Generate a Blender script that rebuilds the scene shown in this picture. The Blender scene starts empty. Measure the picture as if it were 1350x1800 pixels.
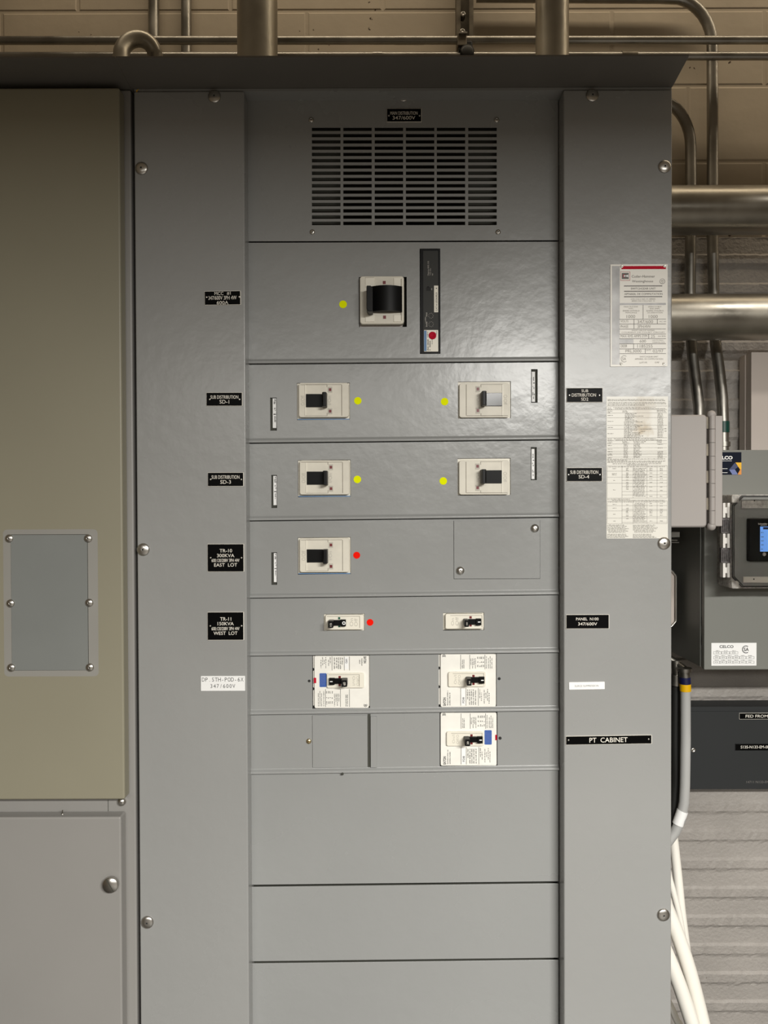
import bpy, bmesh, math, random
from mathutils import Vector, Matrix
random.seed(7)
PI = math.pi
C = bpy.context.scene.collection

# ------------------------------------------------------------------ camera
F = 1352.0
CAM = Vector((0.0, -1.49, 1.466))
TH, RO = 0.0122, 0.0034
Fw = Vector((0, math.cos(TH), -math.sin(TH)))
cx = Vector((math.cos(RO), 0, -math.sin(RO)))
cx = (cx - cx.dot(Fw) * Fw).normalized()
cz = -Fw
cy = cz.cross(cx)

def P(px, py, Y):
    """the point on the plane y = Y that the photograph shows at this pixel"""
    d = cx * ((px - 675.0) / F) - cy * ((py - 900.0) / F) + Fw
    return CAM + d * ((Y - CAM.y) / d.y)

def R(x0, y0, x1, y1, Y):
    xm, ym = (x0 + x1) / 2, (y0 + y1) / 2
    return P(x0, ym, Y).x, P(x1, ym, Y).x, P(xm, y1, Y).z, P(xm, y0, Y).z   # X0 X1 Z0 Z1

cd = bpy.data.cameras.new('camera'); cam = bpy.data.objects.new('camera', cd); C.objects.link(cam)
cam.matrix_world = Matrix(((cx.x, cy.x, cz.x, CAM.x), (cx.y, cy.y, cz.y, CAM.y), (cx.z, cy.z, cz.z, CAM.z), (0, 0, 0, 1)))
cd.sensor_fit = 'VERTICAL'; cd.sensor_height = 24.0; cd.lens = F / 1800 * 24.0; cd.clip_start = 0.01
bpy.context.scene.camera = cam

# ------------------------------------------------------------------ materials
def srgb(r, g, b):
    f = lambda c: (c / 255 / 12.92) if c / 255 <= 0.04045 else ((c / 255 + 0.055) / 1.055) ** 2.4
    return (f(r), f(g), f(b), 1)

def mat(name, col, rough=0.5, metal=0.0, bump=0.0, bscale=300, vary=0.0, vscale=6, spec=0.5, trans=0, emit=None, coat=0.0, rvar=0.0, ior=None):
    m = bpy.data.materials.new(name); m.use_nodes = True
    n = m.node_tree.nodes; l = m.node_tree.links
    b = n['Principled BSDF']
    b.inputs['Base Color'].default_value = col
    b.inputs['Roughness'].default_value = rough
    b.inputs['Metallic'].default_value = metal
    b.inputs['Specular IOR Level'].default_value = spec
    b.inputs['Transmission Weight'].default_value = trans
    b.inputs['Coat Weight'].default_value = coat
    if ior: b.inputs['IOR'].default_value = ior
    if emit: b.inputs['Emission Color'].default_value = emit[0]; b.inputs['Emission Strength'].default_value = emit[1]
    tc = n.new('ShaderNodeNewGeometry')
    if vary or rvar:
        nz = n.new('ShaderNodeTexNoise'); nz.inputs['Scale'].default_value = vscale; nz.inputs['Detail'].default_value = 6
        l.new(tc.outputs['Position'], nz.inputs['Vector'])
    if vary:
        mp = n.new('ShaderNodeMapRange'); mp.inputs[1].default_value = .3; mp.inputs[2].default_value = .7
        mp.inputs[3].default_value = 1 - vary; mp.inputs[4].default_value = 1 + vary
        l.new(nz.outputs[0], mp.inputs[0])
        mx = n.new('ShaderNodeVectorMath'); mx.operation = 'SCALE'; mx.inputs[0].default_value = col[:3]
        l.new(mp.outputs[0], mx.inputs['Scale']); l.new(mx.outputs[0], b.inputs['Base Color'])
    if rvar:
        m2 = n.new('ShaderNodeMapRange'); m2.inputs[1].default_value = .3; m2.inputs[2].default_value = .7
        m2.inputs[3].default_value = rough - rvar; m2.inputs[4].default_value = rough + rvar
        l.new(nz.outputs[0], m2.inputs[0]); l.new(m2.outputs[0], b.inputs['Roughness'])
    if bump:
        nb = n.new('ShaderNodeTexNoise'); nb.inputs['Scale'].default_value = bscale; nb.inputs['Detail'].default_value = 3
        l.new(tc.outputs['Position'], nb.inputs['Vector'])
        bp = n.new('ShaderNodeBump'); bp.inputs['Strength'].default_value = 1; bp.inputs['Distance'].default_value = bump
        l.new(nb.outputs[0], bp.inputs['Height']); l.new(bp.outputs[0], b.inputs['Normal'])
    return m

M = {}
M['paint'] = mat('grey_enamel', (0.300, 0.304, 0.298, 1), .27, bump=.0006, bscale=38, vary=.03, vscale=3, rvar=.05)
M['cover'] = mat('grey_enamel_cover', (0.306, 0.307, 0.299, 1), .27, bump=.0006, bscale=38, vary=.03, vscale=3, rvar=.05)
M['olive'] = mat('yellowed_enamel', (0.285, 0.265, 0.195, 1), .42, bump=.00012, bscale=70, vary=.05, vscale=2)
M['patch'] = mat('touch_up_enamel', (0.30, 0.29, 0.265, 1), .45, vary=.03, vscale=8)
M['plate'] = mat('access_plate_enamel', (0.215, 0.225, 0.215, 1), .42, bump=.0001, bscale=80, vary=.04)
M['left'] = mat('grey_enamel_left', (0.285, 0.275, 0.26, 1), .42, bump=.00012, bscale=70, vary=.04, vscale=3)
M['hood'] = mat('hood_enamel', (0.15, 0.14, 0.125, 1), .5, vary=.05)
M['dark'] = mat('cabinet_interior', (0.06, 0.06, 0.05, 1), .7, spec=.2)
M['baffle'] = mat('baffle_steel', (0.045, 0.042, 0.034, 1), .8, spec=.2)
M['void'] = mat('dark_recess', (0.02, 0.02, 0.02, 1), .8)
M['steel'] = mat('zinc_screw', (0.62, 0.60, 0.56, 1), .3, 1, bump=.00004, bscale=900)
M['brass'] = mat('brass', (0.62, 0.50, 0.28, 1), .3, 1)
M['black'] = mat('black_plastic', (0.003, 0.003, 0.003, 1), .4, spec=.15)
M['gloss'] = mat('glossy_black_plastic', (0.012, 0.012, 0.013, 1), .13, spec=.5)
M['grip'] = mat('black_grip', (0.006, 0.006, 0.006, 1), .4, spec=.2)
M['cream'] = mat('cream_plastic', (0.72, 0.68, 0.58, 1), .45, vary=.06, vscale=40)
M['cream2'] = mat('cream_plastic_light', (0.84, 0.80, 0.69, 1), .4)
M['creamline'] = mat('moulding_groove', (0.22, 0.19, 0.15, 1), .7)
M['emboss'] = mat('embossed_letter', (0.52, 0.49, 0.42, 1), .5)
M['bwhite'] = mat('breaker_white', (0.86, 0.84, 0.78, 1), .4, vary=.03, vscale=50)
M['lwhite'] = mat('label_white', (0.88, 0.88, 0.87, 1), .5)
M['ink'] = mat('ink', (0.03, 0.03, 0.03, 1), .6)
M['inkgrey'] = mat('grey_ink', (0.16, 0.15, 0.14, 1), .6)
M['inkpale'] = mat('pale_ink', (0.36, 0.34, 0.31, 1), .6)
M['plateblk'] = mat('engraved_black', (0.002, 0.002, 0.002, 1), .4, spec=.06)
M['engrave'] = mat('engraved_core', (0.80, 0.76, 0.68, 1), .5)
M['inkchart'] = mat('chart_ink', (0.25, 0.235, 0.21, 1), .6)
M['paper'] = mat('chart_paper', (0.80, 0.78, 0.71, 1), .35, vary=.02, vscale=20)
M['stain'] = mat('brown_stain', (0.62, 0.55, 0.42, 1), .4, vary=.1, vscale=60)
M['stainlite'] = mat('pale_stain', (0.72, 0.67, 0.56, 1), .4, vary=.05, vscale=60)
M['rating'] = mat('rating_foil', (0.80, 0.77, 0.70, 1), .35, vary=.02)
M['foil'] = mat('bare_foil', (0.26, 0.255, 0.25, 1), .4, .3, vary=.3, vscale=25)
M['red'] = mat('red_print', (0.50, 0.004, 0.025, 1), .6, spec=.15)
M['window'] = mat('red_flag', (0.16, 0.008, 0.012, 1), .4)
M['green'] = mat('green_flag', (0.01, 0.10, 0.06, 1), .4)
M['yellow'] = mat('yellow_dot', (0.86, 0.93, 0.0, 1), .8, spec=.1)
M['reddot'] = mat('red_dot', (0.90, 0.010, 0.002, 1), .8, spec=.1)
M['blue'] = mat('blue_label', (0.03, 0.10, 0.38, 1), .5)
M['lblue'] = mat('pale_blue_label', (0.10, 0.22, 0.42, 1), .5)
M['trip'] = mat('trip_face', (0.03, 0.03, 0.027, 1), .5, spec=.25)
M['galv'] = mat('galvanised', (0.33, 0.315, 0.285, 1), .38, 1, bump=.0001, bscale=120, vary=.18, vscale=14, rvar=.07)
M['galvw'] = mat('galvanised_weathered', (0.34, 0.315, 0.265, 1), .38, .85, bump=.0002, bscale=60, vary=.25, vscale=7, rvar=.1)
M['strut'] = mat('strut_steel', (0.16, 0.14, 0.11, 1), .5, .8, vary=.3, vscale=30)
M['rubber'] = mat('black_rubber', (0.008, 0.008, 0.007, 1), .5)
M['pvc'] = mat('grey_enclosure', (0.38, 0.35, 0.33, 1), .5, vary=.02)
M['celco'] = mat('cabinet_grey', (0.185, 0.188, 0.17, 1), .5, vary=.02)
M['celcoside'] = mat('cabinet_grey_body', (0.15, 0.155, 0.14, 1), .55, vary=.02)
M['char'] = mat('charcoal_enamel', (0.025, 0.027, 0.028, 1), .6, spec=.3, vary=.03)
M['pink'] = mat('wall_box_paint', (0.58, 0.51, 0.46, 1), .5, vary=.03)
M['navy'] = mat('navy_print', (0.004, 0.007, 0.018, 1), .5, spec=.1)
M['indigo'] = mat('indigo_print', (0.03, 0.045, 0.13, 1), .4)
M['lilac'] = mat('lilac_print', (0.15, 0.19, 0.42, 1), .4)
M['gold'] = mat('gold_print', (0.85, 0.47, 0.01, 1), .4)
M['orange'] = mat('orange_print', (0.72, 0.27, 0.04, 1), .4)
M['tapeg'] = mat('green_tape', (0.0, 0.05, 0.035, 1), .4)
M['tapeb'] = mat('blue_tape', (0.005, 0.007, 0.05, 1), .4)
M['tapey'] = mat('yellow_tape', (0.75, 0.42, 0.0, 1), .4)
M['cable'] = mat('white_cable', (0.86, 0.83, 0.76, 1), .4)
M['greycond'] = mat('grey_conduit', (0.42, 0.42, 0.41, 1), .3, spec=.7, vary=.06)
M['screen'] = mat('lit_screen', (0.1, 0.2, 0.4, 1), .3, emit=((0.10, 0.25, 0.62, 1), 0.9))
M['hingew'] = mat('hinge_white', (0.75, 0.73, 0.69, 1), .45)
M['hingec'] = mat('smoky_hinge', (0.14, 0.13, 0.13, 1), .25, vary=.4, vscale=150)
M['clear'] = mat('clear_cover', (0.97, 0.97, 0.96, 1), .04, trans=1.0, ior=1.05, spec=.3)
M['frost'] = mat('clear_corner', (0.42, 0.40, 0.37, 1), .2, vary=.35, vscale=130)
M['panelgrey'] = mat('inner_panel', (0.20, 0.20, 0.19, 1), .45)
M['alu'] = mat('pale_rail', (0.60, 0.56, 0.50, 1), .4)
M['floor'] = mat('sealed_concrete', (0.075, 0.068, 0.06, 1), .5, bump=.0005, bscale=40, vary=.12, vscale=3)

def wall_mat(name, base, bump, bscale, spots):
    m = mat(name, base, .6, bump=bump, bscale=bscale)
    n = m.node_tree.nodes; l = m.node_tree.links; b = n['Principled BSDF']
    g = [x for x in n if x.type == 'NEW_GEOMETRY'][0]
    nz = n.new('ShaderNodeTexNoise'); nz.inputs['Scale'].default_value = 5; nz.inputs['Detail'].default_value = 7
    l.new(g.outputs['Position'], nz.inputs['Vector'])
    r = n.new('ShaderNodeMapRange'); r.inputs[1].default_value = .3; r.inputs[2].default_value = .7
    r.inputs[3].default_value = .88; r.inputs[4].default_value = 1.1
    l.new(nz.outputs[0], r.inputs[0])
    s = n.new('ShaderNodeVectorMath'); s.operation = 'SCALE'; s.inputs[0].default_value = base[:3]
    l.new(r.outputs[0], s.inputs['Scale'])
    n2 = n.new('ShaderNodeTexNoise'); n2.inputs['Scale'].default_value = 75; n2.inputs['Detail'].default_value = 3
    l.new(g.outputs['Position'], n2.inputs['Vector'])
    n3 = n.new('ShaderNodeTexNoise'); n3.inputs['Scale'].default_value = 4.5
    l.new(g.outputs['Position'], n3.inputs['Vector'])
    a = n.new('ShaderNodeMath'); a.operation = 'MULTIPLY'; l.new(n2.outputs[0], a.inputs[0]); l.new(n3.outputs[0], a.inputs[1])
    t = n.new('ShaderNodeMapRange'); t.inputs[1].default_value = spots; t.inputs[2].default_value = spots + .02
    l.new(a.outputs[0], t.inputs[0])
    mx = n.new('ShaderNodeMix'); mx.data_type = 'RGBA'
    l.new(t.outputs[0], mx.inputs[0]); l.new(s.outputs[0], mx.inputs[6]); mx.inputs[7].default_value = (0.07, 0.04, 0.02, 1)
    l.new(mx.outputs[2], b.inputs['Base Color'])
    return m
M['wall'] = wall_mat('painted_block', (0.53, 0.455, 0.35, 1), .0006, 45, .455)
M['rough'] = wall_mat('rough_painted_block', (0.34, 0.315, 0.29, 1), .0022, 130, .5)

# ------------------------------------------------------------------ mesh building
class MB:
    def __init__(s): s.v = []; s.f = []; s.sm = []; s.mi = []; s.cur = 0
    def add(s, vs, fs, smooth=False):
        o = len(s.v); s.v += [tuple(v) for v in vs]
        for f in fs: s.f.append([i + o for i in f]); s.sm.append(smooth); s.mi.append(s.cur)
    def box(s, x0, x1, y0, y1, z0, z1):
        s.add([(x0, y0, z0), (x1, y0, z0), (x1, y1, z0), (x0, y1, z0), (x0, y0, z1), (x1, y0, z1), (x1, y1, z1), (x0, y1, z1)],
              [(0, 3, 2, 1), (4, 5, 6, 7), (0, 1, 5, 4), (1, 2, 6, 5), (2, 3, 7, 6), (3, 0, 4, 7)]); return s
    def prism(s, pts, y0, y1):
        """polygon in x,z (any order), extruded from y0 (front) to y1"""
        n = len(pts)
        A = sum(pts[i][0] * pts[(i + 1) % n][1] - pts[(i + 1) % n][0] * pts[i][1] for i in range(n))
        if A < 0: pts = pts[::-1]
        s.add([(x, y0, z) for x, z in pts] + [(x, y1, z) for x, z in pts],
              [tuple(range(n)), tuple(range(2 * n - 1, n - 1, -1))] + [(i, i + n, (i + 1) % n + n, (i + 1) % n) for i in range(n)]); return s
    def rbox(s, x0, x1, y0, y1, z0, z1, r, seg=4, ch=0.0):
        """box with rounded corners in the face, and a chamfered front"""
        def ring(d, y):
            out = []
            for cxx, czz, a0 in ((x1 - r, z1 - r, 0), (x0 + r, z1 - r, 90), (x0 + r, z0 + r, 180), (x1 - r, z0 + r, 270)):
                for k in range(seg + 1):
                    a = math.radians(a0 + 90 * k / seg); out.append((cxx + (r - d) * math.cos(a), y, czz + (r - d) * math.sin(a)))
            return out
        rings = [ring(0, y1), ring(0, y0 + ch)] + ([ring(ch, y0)] if ch else [])
        n = len(rings[0]); vs = sum(rings, []); fs = []
        for k in range(len(rings) - 1):
            for i in range(n): fs.append((k * n + i, k * n + (i + 1) % n, (k + 1) * n + (i + 1) % n, (k + 1) * n + i)[::-1])
        L = (len(rings) - 1) * n
        fs.append(tuple(range(L, L + n))); fs.append(tuple(range(n - 1, -1, -1)))
        s.add(vs, fs); return s
    def lathe(s, c, prof, seg=20, axis='y', smooth=True):
        """prof: (radius, distance towards the viewer) ; axis y points at -y"""
        vs = []; fs = []
        for r, h in prof:
            for k in range(seg):
                a = 2 * PI * k / seg
                if axis == 'y': vs.append((c[0] + r * math.cos(a), c[1] - h, c[2] + r * math.sin(a)))
                elif axis == 'z': vs.append((c[0] + r * math.cos(a), c[1] + r * math.sin(a), c[2] + h))
                else: vs.append((c[0] + h, c[1] + r * math.cos(a), c[2] + r * math.sin(a)))
        for j in range(len(prof) - 1):
            for k in range(seg):
                q = (j * seg + k, j * seg + (k + 1) % seg, (j + 1) * seg + (k + 1) % seg, (j + 1) * seg + k)
                fs.append(q)
        fs.append(tuple(range((len(prof) - 1) * seg, len(prof) * seg))); fs.append(tuple(range(seg - 1, -1, -1)))
        s.add(vs, fs, smooth); return s
    def tube(s, pts, r, seg=20):
        pts = [Vector(p) for p in pts]; n = len(pts); T = []
        for i in range(n):
            a = pts[max(i - 1, 0)]; b = pts[min(i + 1, n - 1)]; T.append((b - a).normalized())
        u = T[0].orthogonal().normalized(); vs = []; fs = []
        for i in range(n):
            u = (u - u.dot(T[i]) * T[i]).normalized(); w = T[i].cross(u)
            rr = r[i] if isinstance(r, (list, tuple)) else r
            for k in range(seg):
                a = 2 * PI * k / seg; vs.append(pts[i] + (u * math.cos(a) + w * math.sin(a)) * rr)
        for i in range(n - 1):
            for k in range(seg): fs.append((i * seg + k, i * seg + (k + 1) % seg, (i + 1) * seg + (k + 1) % seg, (i + 1) * seg + k))
        s.add(vs, fs, True)
        s.add([vs[k] for k in range(seg)], [tuple(range(seg - 1, -1, -1))]); s.add([vs[(n - 1) * seg + k] for k in range(seg)], [tuple(range(seg))])
        return s
    def quad(s, x0, x1, z0, z1, y):
        s.add([(x0, y, z0), (x1, y, z0), (x1, y, z1), (x0, y, z1)], [(0, 1, 2, 3)]); return s
    def poly(s, pts, y):
        n = len(pts); A = sum(pts[i][0] * pts[(i + 1) % n][1] - pts[(i + 1) % n][0] * pts[i][1] for i in range(n))
        if A < 0: pts = pts[::-1]
        s.add([(x, y, z) for x, z in pts], [tuple(range(n))]); return s
    def ringface(s, c, r0, r1, y, seg=28, a0=0, a1=360):
        k0 = int(seg * (a1 - a0) / 360) or 1; vs = []
        for k in range(k0 + 1):
            a = math.radians(a0 + (a1 - a0) * k / k0)
            vs += [(c[0] + r0 * math.cos(a), y, c[1] + r0 * math.sin(a)), (c[0] + r1 * math.cos(a), y, c[1] + r1 * math.sin(a))]
        s.add(vs, [(2 * k, 2 * k + 1, 2 * k + 3, 2 * k + 2) for k in range(k0)]); return s
    def text(s, body, x0, x1, z0, z1, y, rot=0, bold=0.0, mono=False):
        vs, fs, adv = glyphs(body, bold, mono)
        if not vs: return s
        ax = min(v[0] for v in vs); bx = max(v[0] for v in vs); az = min(v[1] for v in vs); bz = max(v[1] for v in vs)
        out = []
        for u, w in vs:
            u = (u - ax) / (bx - ax); w = (w - az) / (bz - az)
            if rot == 90: u, w = 1 - w, u            # reads upwards
            elif rot == 270: u, w = w, 1 - u         # reads downwards
            elif rot == 180: u, w = 1 - u, 1 - w
            out.append((x0 + (x1 - x0) * u, y, z0 + (z1 - z0) * w))
        s.add(out, fs); return s
    def greek(s, x0, x1, z0, z1, y, rot=0, fill=.8, word=(2, 7)):
        """one line of print too small to read: a run of letter-sized strokes"""
        L = (x1 - x0) if rot == 0 else (z1 - z0); H = (z1 - z0) if rot == 0 else (x1 - x0)
        u = 0; cw = H * .62
        while u < L - cw * .5:
            for _ in range(random.randint(*word)):
                if u > L - cw * .6: break
                h = H * random.choice((.7, .7, 1, .85)); w = cw * .62
                if rot == 0: s.quad(x0 + u, x0 + u + w, z0, z0 + h, y)
                elif rot == 90: s.quad(x1 - h, x1, z0 + u, z0 + u + w, y)
                else: s.quad(x0, x0 + h, z1 - u - w, z1 - u, y)
                u += cw
            u += cw * .9
        return s

_gc = {}
def glyphs(body, bold, mono):
    k = (body, bold, mono)
    if k in _gc: return _gc[k]
    if mono:
        vs = []; fs = []; x = 0
        for ch in body:
            if ch != ' ':
                a, f, w = glyphs(ch, bold, False)
                if a:
                    mx = (min(p[0] for p in a) + max(p[0] for p in a)) / 2
                    sc = min(1, .54 / max(.01, max(p[0] for p in a) - min(p[0] for p in a)))
                    o = len(vs); vs += [((p[0] - mx) * sc + x, p[1]) for p in a]; fs += [tuple(i + o for i in q) for q in f]
            x += .62
        _gc[k] = (vs, fs, x); return _gc[k]
    cu = bpy.data.curves.new('t', 'FONT'); cu.body = body; cu.size = 1; cu.resolution_u = 3; cu.offset = bold; cu.fill_mode = 'FRONT'
    o = bpy.data.objects.new('t', cu); C.objects.link(o)
    dg = bpy.context.evaluated_depsgraph_get(); me = bpy.data.meshes.new_from_object(o.evaluated_get(dg))
    vs = [(v.co.x, v.co.y) for v in me.vertices]; fs = []
    for p in me.polygons:
        q = tuple(p.vertices)
        A = sum(vs[q[i]][0] * vs[q[(i + 1) % len(q)]][1] - vs[q[(i + 1) % len(q)]][0] * vs[q[i]][1] for i in range(len(q)))
        fs.append(q if A > 0 else q[::-1])
    bpy.data.objects.remove(o); bpy.data.curves.remove(cu); bpy.data.meshes.remove(me)
    _gc[k] = (vs, fs, 0); return _gc[k]

ORG = {}
def obj(name, mb, m, parent=None, bevel=0.0, seg=2, label=None, origin=None):
    if origin is None:
        xs = [v[0] for v in mb.v]; ys = [v[1] for v in mb.v]; zs = [v[2] for v in mb.v]
        origin = Vector(((min(xs) + max(xs)) / 2, (min(ys) + max(ys)) / 2, (min(zs) + max(zs)) / 2))
    origin = Vector(origin)
    me = bpy.data.meshes.new(name)
    me.from_pydata([tuple(Vector(v) - origin) for v in mb.v], [], mb.f)
    ms = m if isinstance(m, (list, tuple)) else [m]
    for q in ms: me.materials.append(q)
    me.polygons.foreach_set('use_smooth', mb.sm); me.polygons.foreach_set('material_index', mb.mi)
    me.update()
    o = bpy.data.objects.new(name, me); C.objects.link(o)
    if parent: o.parent = parent; o.location = origin - ORG[parent.name]
    else: o.location = origin
    ORG[o.name] = origin
    if bevel:
        b = o.modifiers.new('bevel', 'BEVEL'); b.width = bevel; b.segments = seg; b.limit_method = 'ANGLE'; b.angle_limit = math.radians(50); b.harden_normals = True; me.polygons.foreach_set('use_smooth', [True] * len(me.polygons))
    if label: o['label'] = label
    return o

def tag(o, label, cat, group=None):
    o['label'] = label; o['category'] = cat
    if group: o['group'] = group
    return o
def thing(name, label, cat, loc, group=None):
    o = bpy.data.objects.new(name, None); C.objects.link(o); o.location = loc; o.empty_display_size = .02
    ORG[o.name] = Vector(loc); return tag(o, label, cat, group)
def struct(o): o['kind'] = 'structure'; return o
def children(o): return [c for c in bpy.data.objects if c.parent == o]
def copy_tree(o, parent=None):
    kids = children(o)
    c = o.copy(); C.objects.link(c); c.parent = parent
    for k in kids: copy_tree(k, c)
    return c
def copy_part(src, name, parent, at):
    o = src.copy(); C.objects.link(o); o.parent = parent; o.location = Vector(at) - ORG[parent.name]; ORG[o.name] = Vector(at)
    return o

def panel_holes(mb, X0, X1, Z0, Z1, holes, y0, y1, zmap=None):
    """sheet-metal panel with rectangular openings, one skin with real thickness"""
    xs = sorted(set([X0, X1] + [h[0] for h in holes] + [h[1] for h in holes]))
    zs = sorted(set([Z0, Z1] + [h[2] for h in holes] + [h[3] for h in holes]))
    zm = zmap or (lambda x, z: z)
    def solid(i, j):
        if i < 0 or j < 0 or i >= len(xs) - 1 or j >= len(zs) - 1: return False
        mx, mz = (xs[i] + xs[i + 1]) / 2, (zs[j] + zs[j + 1]) / 2
        return not any(h[0] < mx < h[1] and h[2] < mz < h[3] for h in holes)
    vid = {}; vs = []; fs = []
    def V(i, j, k):
        if (i, j, k) not in vid:
            vid[(i, j, k)] = len(vs); vs.append((xs[i], (y0, y1)[k], zm(xs[i], zs[j])))
        return vid[(i, j, k)]
    for i in range(len(xs) - 1):
        for j in range(len(zs) - 1):
            if not solid(i, j): continue
            fs.append((V(i, j, 0), V(i + 1, j, 0), V(i + 1, j + 1, 0), V(i, j + 1, 0)))
            fs.append((V(i, j, 1), V(i, j + 1, 1), V(i + 1, j + 1, 1), V(i + 1, j, 1)))
            if not solid(i - 1, j): fs.append((V(i, j, 1), V(i, j, 0), V(i, j + 1, 0), V(i, j + 1, 1)))
            if not solid(i + 1, j): fs.append((V(i + 1, j, 0), V(i + 1, j, 1), V(i + 1, j + 1, 1), V(i + 1, j + 1, 0)))
            if not solid(i, j - 1): fs.append((V(i, j, 0), V(i, j, 1), V(i + 1, j, 1), V(i + 1, j, 0)))
            if not solid(i, j + 1): fs.append((V(i, j + 1, 1), V(i, j + 1, 0), V(i + 1, j + 1, 0), V(i + 1, j + 1, 1)))
    mb.add(vs, fs); return mb

def fillet(pts, rad, n=8):
    pts = [Vector(p) for p in pts]; out = [pts[0]]
    for i in range(1, len(pts) - 1):
        a = (pts[i - 1] - pts[i]); b = (pts[i + 1] - pts[i]); la, lb = a.length, b.length; a.normalize(); b.normalize()
        ang = a.angle(b); t = min(rad / math.tan(ang / 2), la * .49, lb * .49)
        p0 = pts[i] + a * t; p1 = pts[i] + b * t
        for k in range(n + 1):
            u = k / n; out.append(p0 * (1 - u) ** 2 + pts[i] * 2 * u * (1 - u) + p1 * u * u)
    out.append(pts[-1]); return out

# ================================================================== SETTING
YW = 0.572                                     # face of the block wall
zs_joint = [P(1300, y, YW).z for y in (417, 284, 151, 17)]
course = (zs_joint[3] - zs_joint[0]) / 3
wb = MB(); z_split = zs_joint[0]
# upper smooth blocks with tooled joints
xj = P(137, 60, YW).x; bl = 0.406
z = z_split; row = 0
x_lo, x_hi = -2.4, 3.2
wb.quad(x_lo, x_hi, z_split, z_split + course * 9, YW + .0018)
for row in range(9):
    z0 = z_split + row * course; x = xj + (bl / 2 if row % 2 == 0 else 0) + bl / 2 * 0
    x -= bl * math.ceil((x - x_lo) / bl)
    while x < x_hi:
        a, b, c, d = x + .0035, x + bl - .0035, z0 + .003, z0 + course - .003; e = .0035
        a = max(a, x_lo); b = min(b, x_hi)
        if b - a > .02:
            wb.add([(a, YW + .0018, c), (b, YW + .0018, c), (b, YW + .0018, d), (a, YW + .0018, d),
                    (a + e, YW, c + e), (b - e, YW, c + e), (b - e, YW, d - e), (a + e, YW, d - e)],
                   [(4, 5, 6, 7), (0, 1, 5, 4), (1, 2, 6, 5), (2, 3, 7, 6), (3, 0, 4, 7)])
        x += bl
# lower ribbed rough courses
wb.cur = 1
z1408 = P(1280, 1408, YW).z; rib = (P(1280, 1408, YW).z - P(1280, 1708, YW).z) / 6
xs = [x_lo, -1.2, 0, .5, .7] + [.74 + .011 * i for i in range(34)] + [1.2, 1.5, 2, x_hi]
prof = [(0.0015, 0.0), (-.0045, -.0055), (-.025, -.0050), (-.033, -.0008), (-.038, 0.0)]
zt = z1408 + rib * math.ceil((z_split - z1408) / rib)
lines = []
zz = zt
while zz > -.1:
    for dz, dy in prof: lines.append((zz + dz, dy))
    zz -= rib
lines = [(max(0, q[0]), q[1]) for q in lines if q[0] < z_split]; lines = [(z_split, 0.0)] + lines
nv = len(wb.v); vs = []; fs = []
for (zq, dy) in lines:
    for x in xs:
        j = random.gauss(0, .0006) if 0 < zq < z_split else 0
        vs.append((x, YW + dy + (random.gauss(0, .0006) if dy else 0), zq + j))
n = len(xs)
for i in range(len(lines) - 1):
    for k in range(n - 1): fs.append(((i + 1) * n + k, (i + 1) * n + k + 1, i * n + k + 1, i * n + k))
wb.add(vs, fs)
wb.cur = 0
wb.box(x_lo, x_hi, YW + .01, YW + .2, 0, z_split + course * 9)
struct(obj('wall_back', wb, [M['wall'], M['rough']], origin=(0, YW + .1, 0)))
struct(obj('floor', MB().box(x_lo, x_hi, -5, YW + .2, -.1, 0), M['floor'], origin=(0, 0, 0)))

# ================================================================== SWITCHBOARD
YC = 0.040                                     # plane of the recessed centre covers
S = (YC + 1.49) / F                            # metres per pixel on that plane
ZT = P(700, 153, 0).z
XL = P(240.5, 900, 0).x; XR = P(1181, 900, 0).x
XA = P(433, 900, 0).x; XB = P(991, 900, 0).x
LX, RX = P(434.5, 900, YC).x, P(981.5, 900, YC).x
sb = thing('switchboard', 'tall grey electrical switchboard with vent grille, breaker rows and plain lower covers', 'switchboard', (0, .28, 0))
obj('housing', MB().box(XL, XR, .064, YW - .012, 0, ZT), M['dark'], sb)
obj('gap_shade', MB().box(RX - .004, XB, .058, .0638, .02, P(700, 162, 0).z), M['void'], sb)  # near-black strip standing in for the shade inside the gap
mb = MB(); mb.box(XA + .001, XB - .001, .052, .0635, 0, .03)
ytop = P(700, 157.5, 0).z
obj('top_rail', MB().box(XL, XR, .004, .063, ytop, ZT), M['paint'], sb)
obj('side_cover', MB().box(XL, XA, 0, .063, .02, ytop - .0015), M['cover'], sb, bevel=.0028, seg=3)
obj('side_cover', MB().box(XB, XR, 0, .063, .02, ytop - .0015), M['cover'], sb, bevel=.0028, seg=3)
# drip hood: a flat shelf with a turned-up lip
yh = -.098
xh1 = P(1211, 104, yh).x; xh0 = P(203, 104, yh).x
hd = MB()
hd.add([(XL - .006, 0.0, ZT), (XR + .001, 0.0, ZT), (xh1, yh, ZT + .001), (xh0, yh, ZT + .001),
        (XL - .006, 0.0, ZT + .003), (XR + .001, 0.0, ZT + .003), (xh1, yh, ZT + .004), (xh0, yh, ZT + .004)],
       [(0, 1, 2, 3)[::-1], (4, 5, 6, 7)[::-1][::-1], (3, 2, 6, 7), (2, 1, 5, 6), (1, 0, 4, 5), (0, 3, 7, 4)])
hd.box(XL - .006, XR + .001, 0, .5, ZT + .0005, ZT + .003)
obj('drip_hood', hd, M['hood'], sb)

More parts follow.
